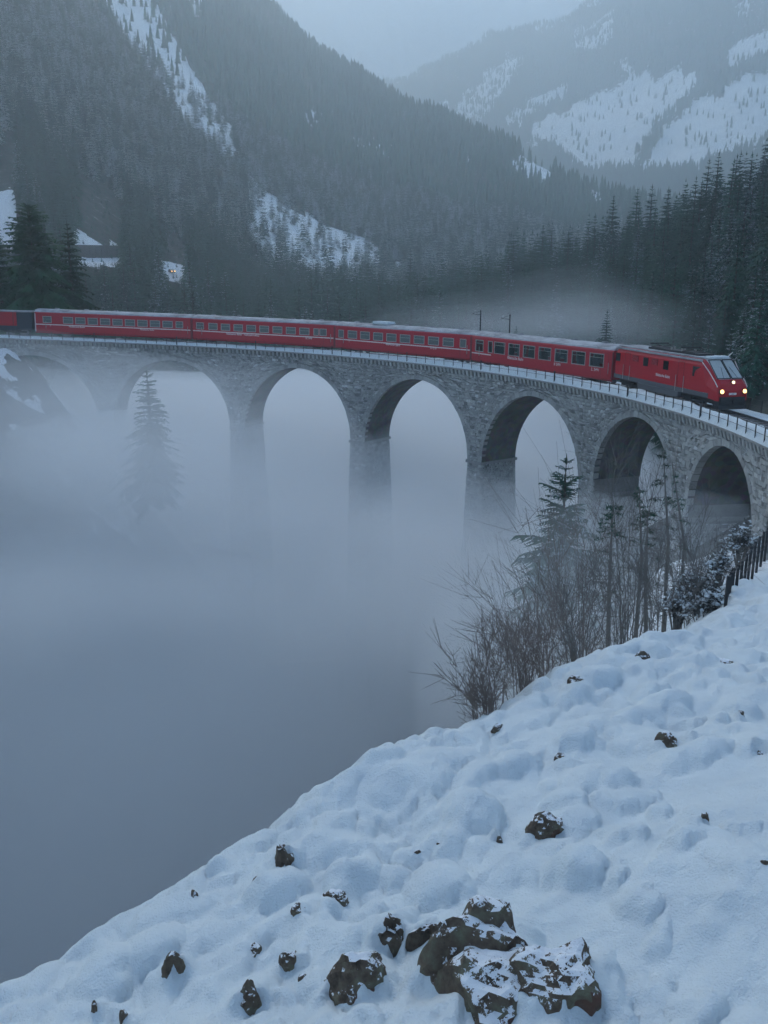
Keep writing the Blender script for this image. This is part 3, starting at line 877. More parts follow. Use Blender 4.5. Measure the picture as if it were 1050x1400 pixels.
# ------------------------------------------------------------------ track and railings
TC = 2.65
trk = empty('railway_track', track(60, TC, 0)); tag(trk, 'narrow gauge railway track running over the viaduct', 'railway track')
TO = Vector(trk.location)
for g in (-.53, .53):
    ribbon('rail', [(TC + g - .05, .06), (TC + g + .05, .06), (TC + g + .035, .20), (TC + g - .035, .20)], np.arange(S0, S1, .6), M['steel'], trk, origin=TO)
for s in np.arange(SLEN - 16, S1, .68):
    vs = [track(s + q, TC + w, dz) - np.array(TO) for dz in (.02, .085) for q, w in ((-.12, -.9), (.12, -.9), (.12, .9), (-.12, .9))]
    obj('sleeper', vs, [(0, 3, 2, 1), (4, 5, 6, 7), (0, 1, 5, 4), (1, 2, 6, 5), (2, 3, 7, 6), (3, 0, 4, 7)], M['sleeper'], trk)

def railing(off, s0, s1, label, step=1.35):
    root = empty('railing', track((s0 + s1) / 2, off, 0)); tag(root, label, 'railing'); o_ = np.array(root.location)
    for hgt in (.50, .92):
        mb = MB(); mb.tube(track(np.arange(s0, s1, 1.35), off, hgt) - o_, .014, 4); mb.build('rail', M['rust'], root)
    pm = MB().box(-.028, .028, -.028, .028, -.3, .95).mesh('post'); pm.materials.append(M['rust'])
    for k, s in enumerate(np.arange(s0, s1, step)):
        p = link('post', pm, None, root, track(s, off, 0) - o_)
        if k % 8 == 3: p.scale = (1.9, 1.9, 1.08)
    return root
railing(-.14, S0, S1, 'thin dark iron railing on the gorge side of the viaduct walkway')
railing(WID + .12, SLEN - 30, S1, 'thin dark iron railing on the hill side of the viaduct beyond the rails')
# two line masts behind the train
for px, top, lab in ((657, 424, 'slim dark line mast behind the joint of two red carriages'), (697, 430, 'shorter dark line mast behind the carriage next to the locomotive')):
    s = s_at_px(px, WID + .5, 4.5); p = track(s, WID + .5, -.3)
    a, b, c = ray(px, top); hh = ZC + c / b * p[1] - p[2]
    root = empty('line_mast', p, math.atan2(*(_T[int((s + 55) / .25)][::-1]))); tag(root, lab, 'mast')
    MB().tube([(0, 0, 0), (0, 0, hh)], [.10, .06], 7).build('post', M['rust'], root)
    MB().tube([(0, 0, hh - .5), (0, -1.3, hh - .35)], .025, 5).tube([(0, 0, hh - .1), (0, -1.3, hh - .35)], .015, 4).build('bracket', M['rust'], root)
    MB().disc((0, -1.3, hh - .42), (0, 0, 1), .05, .14, 8).build('insulator', M['alu'], root)
    MB().box(-.25, .25, -.25, .25, -.1, .25).build('footing', M['stone_plain'], root)

# ------------------------------------------------------------------ the train
def text_mesh(body, size):
    cu = bpy.data.curves.new('lettering', 'FONT'); cu.body = body; cu.size = size; cu.extrude = .004; cu.align_x = 'CENTER'
    o = bpy.data.objects.new('lettering', cu); COL.objects.link(o)
    dg = bpy.context.evaluated_depsgraph_get(); me = bpy.data.meshes.new_from_object(o.evaluated_get(dg))
    bpy.data.objects.remove(o); me.name = 'lettering'
    me.materials.clear(); me.materials.append(M['white'])
    return me
TXT = {}
def lettering(body, size, parent, x, z, y):
    if (body, size) not in TXT: TXT[(body, size)] = text_mesh(body, size)
    o = link('lettering', TXT[(body, size)], None, parent, (x, y, z), (math.pi / 2, 0, 0)); return o

def wall(x0, x1, z0, z1, holes, y):          # side wall sheet with real openings; holes share one height
    xs = [x0]; za, zb = holes[0][2], holes[0][3]
    mb = MB()
    def q(a, b, c, d): mb.add([(a, y, c), (b, y, c), (b, y, d), (a, y, d)], [(0, 1, 2, 3)])
    q(x0, x1, z0, za); q(x0, x1, zb, z1)
    cur = x0
    for a, b, _, _ in sorted(holes):
        q(cur, a, za, zb); cur = b
    q(cur, x1, za, zb)
    return mb

def bogie(parent, x, wheelbase=1.8):
    b = MB().box(x - wheelbase / 2 - .55, x + wheelbase / 2 + .55, -1.0, -.86, .38, .62).box(x - wheelbase / 2 - .55, x + wheelbase / 2 + .55, .86, 1.0, .38, .62)
    b.box(x - .35, x + .35, -1.05, 1.05, .30, .72).build('bogie', M['dark'], parent)
    o = parent.children[-1] if False else None
    fr = [c for c in COL.objects if c.parent == parent and c.name.startswith('bogie')][-1]
    for dx in (-wheelbase / 2, wheelbase / 2):
        for sy in (-.60, .60):
            MB().disc((x + dx, sy, .35), (0, 1, 0), .36, .11, 18).build('wheel', M['steel'], fr)

HB, WB = 2.92, 1.31       # eaves height, half width
def coach(name, sa, sb, holes, z0w, z1w, label, stripe=(0, 1), texts=(), end_pale=False, roof_box=None, glass='glass_pale', frame='alu'):
    pa, pb = track(sa, TC, .2), track(sb, TC, .2)
    d = pb - pa; L = float(np.hypot(d[0], d[1])) - .5; mid = (pa + pb) / 2
    root = empty(name, mid); root.rotation_euler = (0, -math.atan2(d[2], math.hypot(d[0], d[1])), math.atan2(d[1], d[0]))
    tag(root, label, 'carriage')
    x0, x1 = -L / 2, L / 2
    hs = [(x0 + a * L, x0 + b * L, z0w, z1w) for a, b in holes]
    body = MB()
    for sy in (-1, 1):
        w = wall(x0, x1, .62, HB, hs, sy * WB); body.add(w.v, w.f if sy < 0 else [tuple(reversed(f)) for f in w.f])
        # turned-under sill
        body.add([(x0, sy * WB, .62), (x1, sy * WB, .62), (x1, sy * (WB - .14), .45), (x0, sy * (WB - .14), .45)], [(0, 3, 2, 1) if sy < 0 else (0, 1, 2, 3)])
        body.add([(x0, sy * WB, HB), (x1, sy * WB, HB), (x1, sy * (WB - .06), HB + .14), (x0, sy * (WB - .06), HB + .14)], [(0, 1, 2, 3) if sy < 0 else (0, 3, 2, 1)])
    for xe, sg in ((x0, -1), (x1, 1)):
        body.add([(xe, -WB, .62), (xe, WB, .62), (xe, WB, HB), (xe, WB - .35, HB + .38), (xe, -WB + .35, HB + .38), (xe, -WB, HB)], [(0, 1, 2, 3, 4, 5) if sg > 0 else (5, 4, 3, 2, 1, 0)])
    body.add([(x0, -WB + .05, .95), (x1, -WB + .05, .95), (x1, WB - .05, .95), (x0, WB - .05, .95)], [(0, 1, 2, 3)])
    body.build('body', M['red'], root)
    # roof
    prof = [(-WB + .055, HB + .135), (-WB + .14, HB + .27), (-WB + .42, HB + .42), (-.45, HB + .53), (0, HB + .56), (.45, HB + .53), (WB - .42, HB + .42), (WB - .14, HB + .27), (WB - .055, HB + .135)]
    rv = [(x, y, z) for x in (x0 - .04, x1 + .04) for y, z in prof]; n = len(prof)
    rf = [(k, n + k, n + k + 1, k + 1) for k in range(n - 1)] + [tuple(range(n)), tuple(range(2 * n - 1, n - 1, -1))]
    ro = obj('roof', rv, rf, M['roof'], root)
    for k in range(5):
        xx = x0 + L * (.12 + .19 * k); MB().box(xx - .25, xx + .25, -.22, .22, HB + .5, HB + .68).build('roof_vent', M['roof'], ro, bevel=.04)
    if roof_box:
        MB().box(x0 + L * roof_box[0], x0 + L * roof_box[1], -.75, .75, HB + .42, HB + .86).build('snow_pile', M['snow'], ro, bevel=.2)
    for a, b, za, zb in hs:
        for sy in (-1, 1):
            y = sy * WB; fr = MB(); t = .07
            for q in ((a - t, b + t, za - t, za), (a - t, b + t, zb, zb + t), (a - t, a, za, zb), (b, b + t, za, zb)):
                fr.box(q[0], q[1], min(y - sy * .05, y + sy * .022), max(y - sy * .05, y + sy * .022), q[2], q[3])
            w = fr.build('window', M[frame], root)
            MB().add([(a, y - sy * .035, za), (b, y - sy * .035, za), (b, y - sy * .035, zb), (a, y - sy * .035, zb)], [(0, 1, 2, 3)]).build('pane', M[glass], w)
            if b - a > .8:
                MB().box(a, b, min(y - sy * .045, y + sy * .012), max(y - sy * .045, y + sy * .012), zb - .30, zb - .27).build('glazing_bar', M[frame], w)
    # seats behind the glass
    k = x0 + 2.2
    while k < x1 - 2.2:
        MB().box(k - .07, k + .07, -1.12, -.30, 1.0, 2.05).box(k - .07, k + .07, .30, 1.12, 1.0, 2.05).build('seat', M['seat'], root); k += 1.72
    # doors at both ends
    for xd in (x0 + .95, x1 - .95):
        for sy in (-1, 1):
            y = sy * WB
            dr = MB()
            for q in ((xd - .44, xd - .41, .72, 2.75), (xd + .41, xd + .44, .72, 2.75), (xd - .41, xd + .41, 2.72, 2.75)): dr.box(q[0], q[1], min(y, y + sy * .012), max(y, y + sy * .012), q[2], q[3])
            o = dr.build('door', M['maroon'], root)
            MB().box(xd + .47, xd + .50, min(y, y + sy * .06), max(y, y + sy * .06), 1.1, 2.0).build('handle', M['alu'], o)
            MB().box(xd - .4, xd + .4, sy * 1.12 - .12, sy * 1.12 + .12, .32, .36).build('step', M['dark'], root)
    if stripe:
        for sy in (-1, 1):
            y = sy * WB; MB().box(x0 + L * stripe[0] + .05, x0 + L * stripe[1] - .05, min(y, y + sy * .006), max(y, y + sy * .006), z0w - .32, z0w - .21).build('stripe', M['cream'], root)
    for body_t, fr, zz, size in texts: lettering(body_t, size, root, x0 + L * fr, zz, -WB - .008)
    MB().box(x0 + 3.6, x1 - 3.6, -.95, .95, .42, .9).build('underframe', M['dark'], root)
    bogie(root, x0 + 2.6); bogie(root, x1 - 2.6)
    for xe, sg in ((x0, -1), (x1, 1)):
        g = MB()
        for k in range(3): g.box(*sorted((xe + sg * (.02 + .08 * k), xe + sg * (.07 + .08 * k))), -.62, .62, .85, 2.95)
        g.build('gangway', M['dark'], root)
        MB().tube([(xe, 0, .62), (xe + sg * .28, 0, .62)], .08, 8).disc((xe + sg * .27, 0, .62), (1, 0, 0), .17, .05, 14).build('coupler', M['dark'], root)
        MB().box(*sorted((xe - sg * .12, xe + sg * .012)), -WB - .012, -WB + .05, .62, HB).build('corner_post', M['maroon'] if not (end_pale and sg < 0) else M['pale_post'], root)
    return root

SB = [s_at_px(px, TC - 1.3, 2.2) for px in (46, 262, 457, 644, 838)]
def row(a, b, n, w): # n window centres from a to b, each w wide (fractions of the length)
    return [(a + (b - a) * k / (n - 1) - w / 2, a + (b - a) * k / (n - 1) + w / 2) for k in range(n)]
RHB = 'Rhätische Bahn'
coach('passenger_carriage', SB[0], SB[1], [(.055, .105)] + row(.215, .85, 9, .058) + [(.905, .945)], 1.82, 2.52, 'red passenger carriage coupled between the freight wagon and the next carriage', (0, 1), (('2', .1, 1.36, .3), (RHB, .27, 1.30, .34), (RHB, .72, 1.30, .3)), end_pale=True)
coach('passenger_carriage', SB[1], SB[2], [(.035, .085)] + row(.155, .80, 8, .060) + [(.865, .892), (.905, .945)], 1.82, 2.52, 'red passenger carriage second behind the freight wagon, with a long line of lettering', (0, 1), ((RHB + ' · Ferrovia retica', .37, 1.28, .36), ('B 2374', .83, 1.28, .3)))
coach('passenger_carriage', SB[2], SB[3], [(.035, .072)] + row(.145, .85, 8, .068) + [(.93, .965)], 1.78, 2.54, 'red passenger carriage with a white snow pile on its roof', (0, 1), (('1', .12, 1.30, .32), (RHB, .46, 1.30, .34), ('A 1274', .75, 1.3, .28)), roof_box=(.26, .40))
coach('passenger_carriage', SB[3], SB[4], [(.04, .10), (.145, .175)] + row(.235, .905, 7, .080), 1.58, 2.62, 'red passenger carriage with tall pale framed windows coupled to the locomotive', (.0, .17), ((RHB, .36, 1.18, .40), ('B 2491', .66, 1.18, .34), ('2. 2491', .90, 1.18, .34)), glass='glass')

# freight wagon at the tail
sa, sb = SB[0] - 14.5, SB[0]
pa, pb = track(sa, TC, .2), track(sb, TC, .2); d = pb - pa; L = float(np.hypot(d[0], d[1])) - .7; mid = (pa + pb) / 2
fw = empty('freight_wagon', mid); fw.rotation_euler = (0, -math.atan2(d[2], math.hypot(d[0], d[1])), math.atan2(d[1], d[0]))
tag(fw, 'red box wagon with a dark blue grey end at the tail of the train', 'wagon')
cutx = L / 2 - 1.9
MB().box(-L / 2, cutx, -1.28, 1.28, 1.25, 2.95).build('body', M['red'], fw, bevel=.03)
MB().box(cutx, L / 2, -1.2, 1.2, .75, 2.95).build('end_platform', M['navy'], fw, bevel=.03)
MB().box(-L / 2, cutx, -1.22, 1.22, .7, 1.25).build('underframe', M['navy'], fw)
MB().prism([(-L / 2 - .1, 2.95), (L / 2 + .1, 2.95), (L / 2 + .1, 3.12), (-L / 2 - .1, 3.12)], -1.34, 1.34).build('roof', M['roof'], fw, bevel=.05)
for k in range(6):
    xx = -L / 2 + .4 + k * (cutx + L / 2 - .8) / 5; MB().box(xx - .04, xx + .04, -1.33, -1.282, 1.25, 2.94).build('rib', M['maroon'], fw)
bogie(fw, -L / 2 + 2.3); bogie(fw, L / 2 - 2.3)

# locomotive
SN = s_at_px(1006, TC + .2, 1.3)
sa, sb = SB[4], SN
pa, pb = track(sa, TC, .2), track(sb, TC, .2); d = pb - pa; L = float(np.hypot(d[0], d[1])) - .25; mid = (pa + pb) / 2
loco = empty('locomotive', mid); loco.rotation_euler = (0, -math.atan2(d[2], math.hypot(d[0], d[1])), math.atan2(d[1], d[0]))
tag(loco, 'red electric locomotive with lit headlamps at the head of the train', 'locomotive')
XR, XF = -L / 2 + .25, L / 2
LW = 1.33
# body lofted through cross-sections: x, floor, half width low, half width top, roof height
sec = [(XR, .98, 1.20, 1.10, 3.30), (XR + .25, .92, LW, LW - .05, 3.42), (XR + 1.2, .92, LW, LW - .03, 3.46), (XF - 3.0, .92, LW, LW - .03, 3.46), (XF - 1.90, .92, LW, LW - .06, 3.44), (XF - 1.18, .92, LW - .02, LW - .20, 2.84), (XF - .42, .86, LW - .08, LW - .20, 2.22), (XF - .12, .80, LW - .12, LW - .22, 1.96), (XF, .80, LW - .20, LW - .28, 1.50)]
v = []; f = []
for x, zf, wl, wt, zt in sec:
    sh = max(zf + .3, zt - .42) if zt > 2.5 else zt - .18
    v += [(x, -wl, zf), (x, -wl, zf + (sh - zf) * .55), (x, -wt, sh), (x, -wt + .24, zt), (x, wt - .24, zt), (x, wt, sh), (x, wl, zf + (sh - zf) * .55), (x, wl, zf)]
for k in range(len(sec) - 1):
    for q in range(8): f.append((k * 8 + q, (k + 1) * 8 + q, (k + 1) * 8 + (q + 1) % 8, k * 8 + (q + 1) % 8))
f.append(tuple(range(7, -1, -1))); f.append(tuple((len(sec) - 1) * 8 + q for q in range(8)))
f = [tuple(reversed(q)) for q in f]
obj('body', v, f, M['loco_red'], loco)
# roof skin
MB().prism([(XR + .1, 3.44), (XF - 2.2, 3.47), (XF - 2.0, 3.49), (XF - 2.2, 3.56), (XR + .1, 3.54)], -1.06, 1.06).build('roof', M['roof'], loco, bevel=.03)
MB().box(XR, XF - 2.1, -1.30, -1.07, 3.28, 3.43).build('roof_edge', M['roof'], loco, bevel=.05)
MB().box(XR, XF - 2.1, 1.07, 1.30, 3.28, 3.43).build('roof_edge', M['roof'], loco, bevel=.05)
MB().box(XF - 2.5, XF - 1.75, -.8, .8, 3.44, 3.66).build('cab_roof_hood', M['snow'], loco, bevel=.08)
# skirt below
for sy in (-1, 1):
    MB().box(XR + .1, XF - .9, *sorted((sy * 1.335, sy * 1.20)), .92, 1.24).build('skirt', M['skirt'], loco)
    MB().box(XR + 3.9, XF - 4.6, *sorted((sy * 1.29, sy * 1.0)), .45, .915).build('equipment_box', M['skirt'], loco, bevel=.04)
MB().box(XR + .4, XF - .9, -.9, .9, .5, .918).build('underframe', M['dark'], loco)
# nose: dark bumper, plough, coupler
MB().prism([(XF - .8, .42), (XF + .05, .42), (XF + .16, .80), (XF + .04, 1.12), (XF - .3, 1.16), (XF - .8, 1.0)], -1.0, 1.0).build('bumper', M['dark'], loco, bevel=.06)
MB().prism([(XF - .5, .22), (XF + .12, .22), (XF + .05, .5), (XF - .5, .5)], -1.1, 1.1).build('snow_plough', M['dark'], loco)
MB().tube([(XF, 0, .78), (XF + .38, 0, .78)], .09, 8).disc((XF + .38, 0, .78), (1, 0, 0), .2, .06, 14).build('coupler', M['dark'], loco)
# windscreen: two panes on the slanted front with pillars
def front_pt(t, y):           # t 0 at the sill, 1 at the roof edge
    x = XF - .46 + (-1.84 + .46) * t; z = 2.25 + (3.39 - 2.25) * t
    return (x + .045, y, z + .03)
for y0, y1 in ((-1.0, .03), (.13, 1.0)):
    ws = .06
    p = [front_pt(.0, y0), front_pt(.0, y1), front_pt(1, y1 if y1 < .5 else y1 - .08), front_pt(1, y0 if y0 > -.5 else y0 + .08)]
    pane = MB().add([tuple(q) for q in p] + [(q[0] - .05, q[1], q[2] - .02) for q in p], [(0, 1, 2, 3), (7, 6, 5, 4), (0, 4, 5, 1), (1, 5, 6, 2), (2, 6, 7, 3), (3, 7, 4, 0)]).build('windscreen', M['shield'], loco)
    fr = MB()
    for q in range(4): fr.tube([Vector(p[q]) + Vector((.01, 0, .01)), Vector(p[(q + 1) % 4]) + Vector((.01, 0, .01))], .032, 5)
    fr.build('frame', M['dark'], pane)
MB().tube([front_pt(.02, -.5), front_pt(.6, -.25)], .018, 4).build('wiper', M['dark'], loco)
MB().tube([front_pt(.02, .6), front_pt(.6, .4)], .018, 4).build('wiper', M['dark'], loco)
for sy in (-1, 1):
    MB().tube([(XF - 1.92, sy * 1.30, 3.28), (XF - 1.18, sy * 1.17, 2.66), (XF - .42, sy * 1.17, 2.08), (XF - .1, sy * 1.15, 1.75)], .035, 5).build('white_edge_line', M['cream'], loco)
# headlamps
for y, z, x, rr, mk in ((-.88, 1.42, XF - .03, .14, 'lamp'), (.88, 1.42, XF - .03, .14, 'lamp'), (0.06, 2.02, XF - .22, .11, 'lamp_dim')):
    h = MB().disc((x, y, z), (1, 0, .25), rr + .05, .22, 18).build('headlamp', M['dark'], loco)
    MB().disc((x + .125, y, z + .03), (1, 0, .25), rr, .03, 18).build('lens', M[mk], h)
MB().box(XF - .06, XF + .05, -.28, .28, 1.2, 1.34).build('number_plate', M['white'], loco)
lettering('647', .14, loco, 0, 0, 0)
pl = [o for o in COL.objects if o.parent == loco and o.name.startswith('lettering')][-1]; pl.location = (XF + .056, 0, 1.215); pl.rotation_euler = (math.pi / 2, 0, math.pi / 2)
pl.data = text_mesh('647', .13); pl.data.materials[0] = M['dark']
# side: cab window, doors with rails, small windows, lettering
for sy in (-1, 1):
    y = sy * (LW + .004)
    def slab(name, x0, x1, z0, z1, m, t=.014, par=None):
        return MB().box(x0, x1, *sorted((y - sy * .03, y + sy * t)), z0, z1).build(name, M[m], par or loco)
    MB().add([(XF - 2.95, y, 2.22), (XF - 1.78, y - sy * .04, 2.22), (XF - 2.12, y - sy * .05, 2.92), (XF - 2.95, y, 2.92)] + [(XF - 2.95, y - sy * .05, 2.22), (XF - 1.78, y - sy * .09, 2.22), (XF - 2.12, y - sy * .1, 2.92), (XF - 2.95, y - sy * .05, 2.92)],
             [(0, 1, 2, 3), (7, 6, 5, 4), (0, 4, 5, 1), (1, 5, 6, 2), (2, 6, 7, 3), (3, 7, 4, 0)]).build('cab_window', M['glass_dark'], loco)
    for xw in (XR + .62, XR + 5.0, XR + 7.9):
        w = slab('side_window', xw - .34, xw + .34, 2.30, 2.95, 'glass_dark', .012)
    for xv in (XR + 3.4, XR + 6.3):
        g = slab('louvre', xv - .45, xv + .45, 2.5, 2.95, 'maroon', .012)
        for k in range(4): slab('blade', xv - .42, xv + .42, 2.53 + k * .1, 2.57 + k * .1, 'loco_red', .03, g)
    for xd in (XF - 4.4, XR + 2.2):
        dr = MB()
        for q in ((xd - .40, xd - .37, 1.32, 3.1), (xd + .37, xd + .40, 1.32, 3.1), (xd - .37, xd + .37, 3.07, 3.1)): dr.box(q[0], q[1], *sorted((y, y + sy * .01)), q[2], q[3])
        do = dr.build('door', M['maroon'], loco)
        for q in (-.52, .52): MB().tube([(xd + q, y + sy * .06, .95), (xd + q, y + sy * .06, 2.1)], .025, 5).build('handrail', M['alu'], do)
        MB().box(xd - .35, xd + .35, *sorted((sy * 1.34, sy * 1.1)), .5, .55).build('step', M['dark'], loco)
lettering(RHB, .32, loco, XR + 7.6, 1.72, -LW - .012)
# running gear and roof gear
bogie(loco, XR + 2.6, 2.4); bogie(loco, XF - 3.6, 2.4)
MB().box(XR + 4.0, XF - 3.4, -.62, .62, 3.53, 3.70).build('roof_equipment', M['dark'], loco, bevel=.03)
for xp in (XR + 5.4, XF - 4.6):
    p = MB()
    for sy in (-.5, .5):
        p.tube([(xp - 1.1, sy, 3.72), (xp + .2, sy * .9, 3.92), (xp - .9, sy, 3.99)], .035, 5)
    p.tube([(xp - .9, -.75, 4.0), (xp - .9, .75, 4.0)], .04, 5).tube([(xp - .75, -.75, 4.0), (xp - .75, .75, 4.0)], .04, 5)
    p.box(xp - 1.2, xp + .3, -.5, .5, 3.66, 3.74); p.build('pantograph', M['dark'], loco)
for k in range(5): MB().disc((XR + 6.2 + k * .7, .35 * (-1) ** k, 3.77), (0, 0, 1), .07, .22, 8).build('insulator', M['alu'], loco)
MB().tube([(XF - 1.95, .7, 3.45), (XF - 1.85, .75, 3.72), (XF - 1.6, .80, 3.95)], [.05, .05, .03], 6).build('horn', M['white'], loco)

# ------------------------------------------------------------------ trees
def spruce_arrays(h, rad, whorls, per, k_tw, seed, droop=.5, bare=.08, ragged=.25, full=.85):
    g = np.random.default_rng(seed); V = []; Fc = []
    def tri(a, b, c):
        n = len(V); V.extend((a, b, c)); Fc.append((n, n + 1, n + 2))
    for w in range(whorls):
        t = (w + g.uniform(-.3, .3)) / whorls
        z0 = h * (bare + (1 - bare) * np.clip(t, 0, 1))
        Lw = rad * (1 - np.clip(t, 0, 1)) ** full * (1.0 if t > .08 else .75) + .10
        nb = max(3, int(round(per * (.55 + .45 * (1 - t)))))
        ph = g.uniform(0, 6.28)
        for b in range(nb):
            if g.random() < .06: continue
            L = Lw * g.uniform(1 - ragged * 1.4, 1 + ragged); an = ph + 6.283 * b / nb + g.normal() * .22
            d = np.array([math.cos(an), math.sin(an), 0]); sd_ = np.array([-d[1], d[0], 0])
            lift = g.uniform(.0, .25) + .5 * t ** 2; dr = droop * g.uniform(.7, 1.25) * (1 - .6 * t)
            def P(q): return d * (L * q) + np.array([0, 0, z0 + L * (lift * q - dr * q * q)])
            for k in range(k_tw):
                q = (k + .6) / k_tw; dq = .75 / k_tw
                wv = L * .50 * (1 - .72 * q) * g.uniform(.7, 1.25) + .05
                for sg in (-1, 1):
                    tip = P(min(1.05, q + .55 * wv / L + .04)) + sd_ * sg * wv - np.array([0, 0, wv * g.uniform(.12, .5)])
                    tri(P(max(0, q - dq)), P(q + dq * .5), tip)
                if k % 2 == 0:
                    hang = P(q) - np.array([0, 0, wv * g.uniform(.35, .75)]) + sd_ * g.normal() * wv * .25
                    tri(P(max(0, q - dq)), P(q + dq), hang)
    n = len(V); top = np.array([0, 0, h * 1.015])
    for k in range(4):
        a = k * 1.57; V.extend((top, np.array([.10 * math.cos(a), .10 * math.sin(a), h * .95]), np.array([.10 * math.cos(a + 1.57), .10 * math.sin(a + 1.57), h * .95]))); Fc.append((n, n + 1, n + 2)); n += 3
    return np.array(V), np.array(Fc)
def spruce_kind(h, rad, whorls, per, ktw, seed, m, **kw):
    v, f = spruce_arrays(h, rad, whorls, per, ktw, seed, **kw)
    cm = mesh_from('crown', v, f); cm.materials.append(m)
    tm = MB().tube([(0, 0, -1.2), (0, 0, h * .5), (0, 0, h * .97)], [h * .014 + .05, h * .009 + .03, .015], 6).mesh('trunk'); tm.materials.append(M['bark'])
    return cm, tm
def plant_tree(kind, loc, scale, rz, label, group=None, name='spruce_tree', lean=0.0):
    root = empty(name, loc, rz); root.scale = (scale, scale, scale * random.uniform(.95, 1.08)); root.rotation_euler = (lean, lean * .4, rz)
    tag(root, label, 'tree', group)
    link('crown', kind[0], None, root); link('trunk', kind[1], None, root)
    return root
KINDS = [spruce_kind(15, 3.0, 26, 10, 5, 10 + k, M['needle'] if k % 3 else M['needle_frosted'], droop=.55 + .1 * (k % 2), ragged=.22 + .05 * (k % 3)) for k in range(5)]
FINE = [spruce_kind(12, 2.5, 26, 10, 7, 60 + k, M['needle'], droop=.55) for k in range(2)] + [spruce_kind(9, 3.3, 20, 9, 8, 70, M['needle_frosted'], droop=.35, ragged=.35)]

BROAD = spruce_kind(19, 6.4, 36, 14, 9, 95, M['needle_dark'], droop=.6, bare=.02, full=.52); BROAD2 = spruce_kind(15, 3.6, 30, 11, 7, 96, M['needle_dark'], droop=.6, bare=.02, full=.68)
def gz(x, y): return float(land(np.array([x], float), np.array([y], float))[0])

# single trees that stand out
def single(kind, px, py_top, depth, hgt, base_h, label, rz=0, lean=0):
    p = at(px, py_top, depth); s = hgt / base_h
    plant_tree(kind, (p[0], p[1], p[2] - hgt), s, rz, label, None, lean=lean)
    return p
single(BROAD, 38, 280, 128, 19.0, 19, 'tall dense dark green spruce rising behind the tail wagon')
single(BROAD2, 92, 314, 132, 15, 15, 'smaller dark green spruce next to the tall one behind the tail wagon', 1.1)
single(BROAD2, -6, 326, 126, 15, 15, 'dark green spruce cut off by the picture edge beside the tall one', 2.3)
single(BROAD2, 200, 500, 98, 15, 15, 'misty dark spruce standing in fog before the viaduct', .7)
single(FINE[2], 774, 636, 50, 9.0, 9, 'frosted spruce with spreading boughs in fog before the viaduct pier', .4)
single(FINE[0], 831, 420, 104, 7.5, 12, 'small lone spruce in mist right behind the locomotive', .4)
single(FINE[1], 706, 446, 120, 4.5, 12, 'tiny spruce in mist behind the line masts', .4)

# forest: scatter, the ones that show largest become individuals
frg = np.random.default_rng(77)
def scatter(n, a0, a1, y0, y1, minz=-40):
    a = frg.uniform(a0, a1, n); u = frg.random(n)
    y = np.sqrt(y0 * y0 + u * (y1 * y1 - y0 * y0)); x = a * y
    z = land(x, y); sh = tree_share(x, y, z)
    k = (frg.random(n) < sh) & (z > minz)
    return np.stack([x, y, z], 1)[k]
A0, A1 = -.60, .60
near_pts = scatter(8200, A0, A1, 95, 460, -24)
# thin out: at least 2.4 m apart, none on the line
_pd = np.array([np.min(np.hypot(PATH[::8, 0] - x, PATH[::8, 1] - y)) for x, y, z in near_pts])
near_pts = near_pts[(_pd > 13)]
inl = (near_pts[:, 1] > 190) | (near_pts[:, 0] > 31) | (near_pts[:, 0] < -52)
near_pts = near_pts[inl]
cell = {}
keep = []
for k in frg.permutation(len(near_pts)):
    c = (int(near_pts[k, 0] // 2.6), int(near_pts[k, 1] // 2.6))
    if c in cell: continue
    cell[c] = 1; keep.append(k)
near_pts = near_pts[keep]
hts = frg.uniform(9.5, 17.5, len(near_pts)) * (1 + .25 * fbm(near_pts[:, 0] / 25, near_pts[:, 1] / 25, 91))
OPEN = [(104, 160, 358, 460), (224, 248, 384, 460), (345, 520, 352, 440), (534, 552, 382, 440), (-5, 16, 330, 460)]
def trim(pts, h, d1=900):
    u_, v_ = pix(pts[:, 0], pts[:, 1], pts[:, 2] + h)
    for a_, b_, lim, dmax in OPEN:
        m_ = (u_ > a_ - 5) & (u_ < b_ + 5) & (v_ < lim) & (pts[:, 1] < dmax)
        a__, b__, c__ = ray(u_[m_], np.full(m_.sum(), lim)); h[m_] = np.clip(ZC + c__ / b__ * pts[m_, 1] - pts[m_, 2], 2.5, h[m_])
    return h
hts = hts * np.where(near_pts[:, 1] > 240, 1.22, 1.0)
hts = trim(near_pts, hts)
# pick individuals: highest apparent tree-top over its neighbours, in the picture
u, v = pix(near_pts[:, 0], near_pts[:, 1], near_pts[:, 2] + hts * .75); size = hts / near_pts[:, 1]
vis = (u > -10) & (u < 1060) & (v < 520)
col = np.clip(u // 6, 0, 190).astype(int)
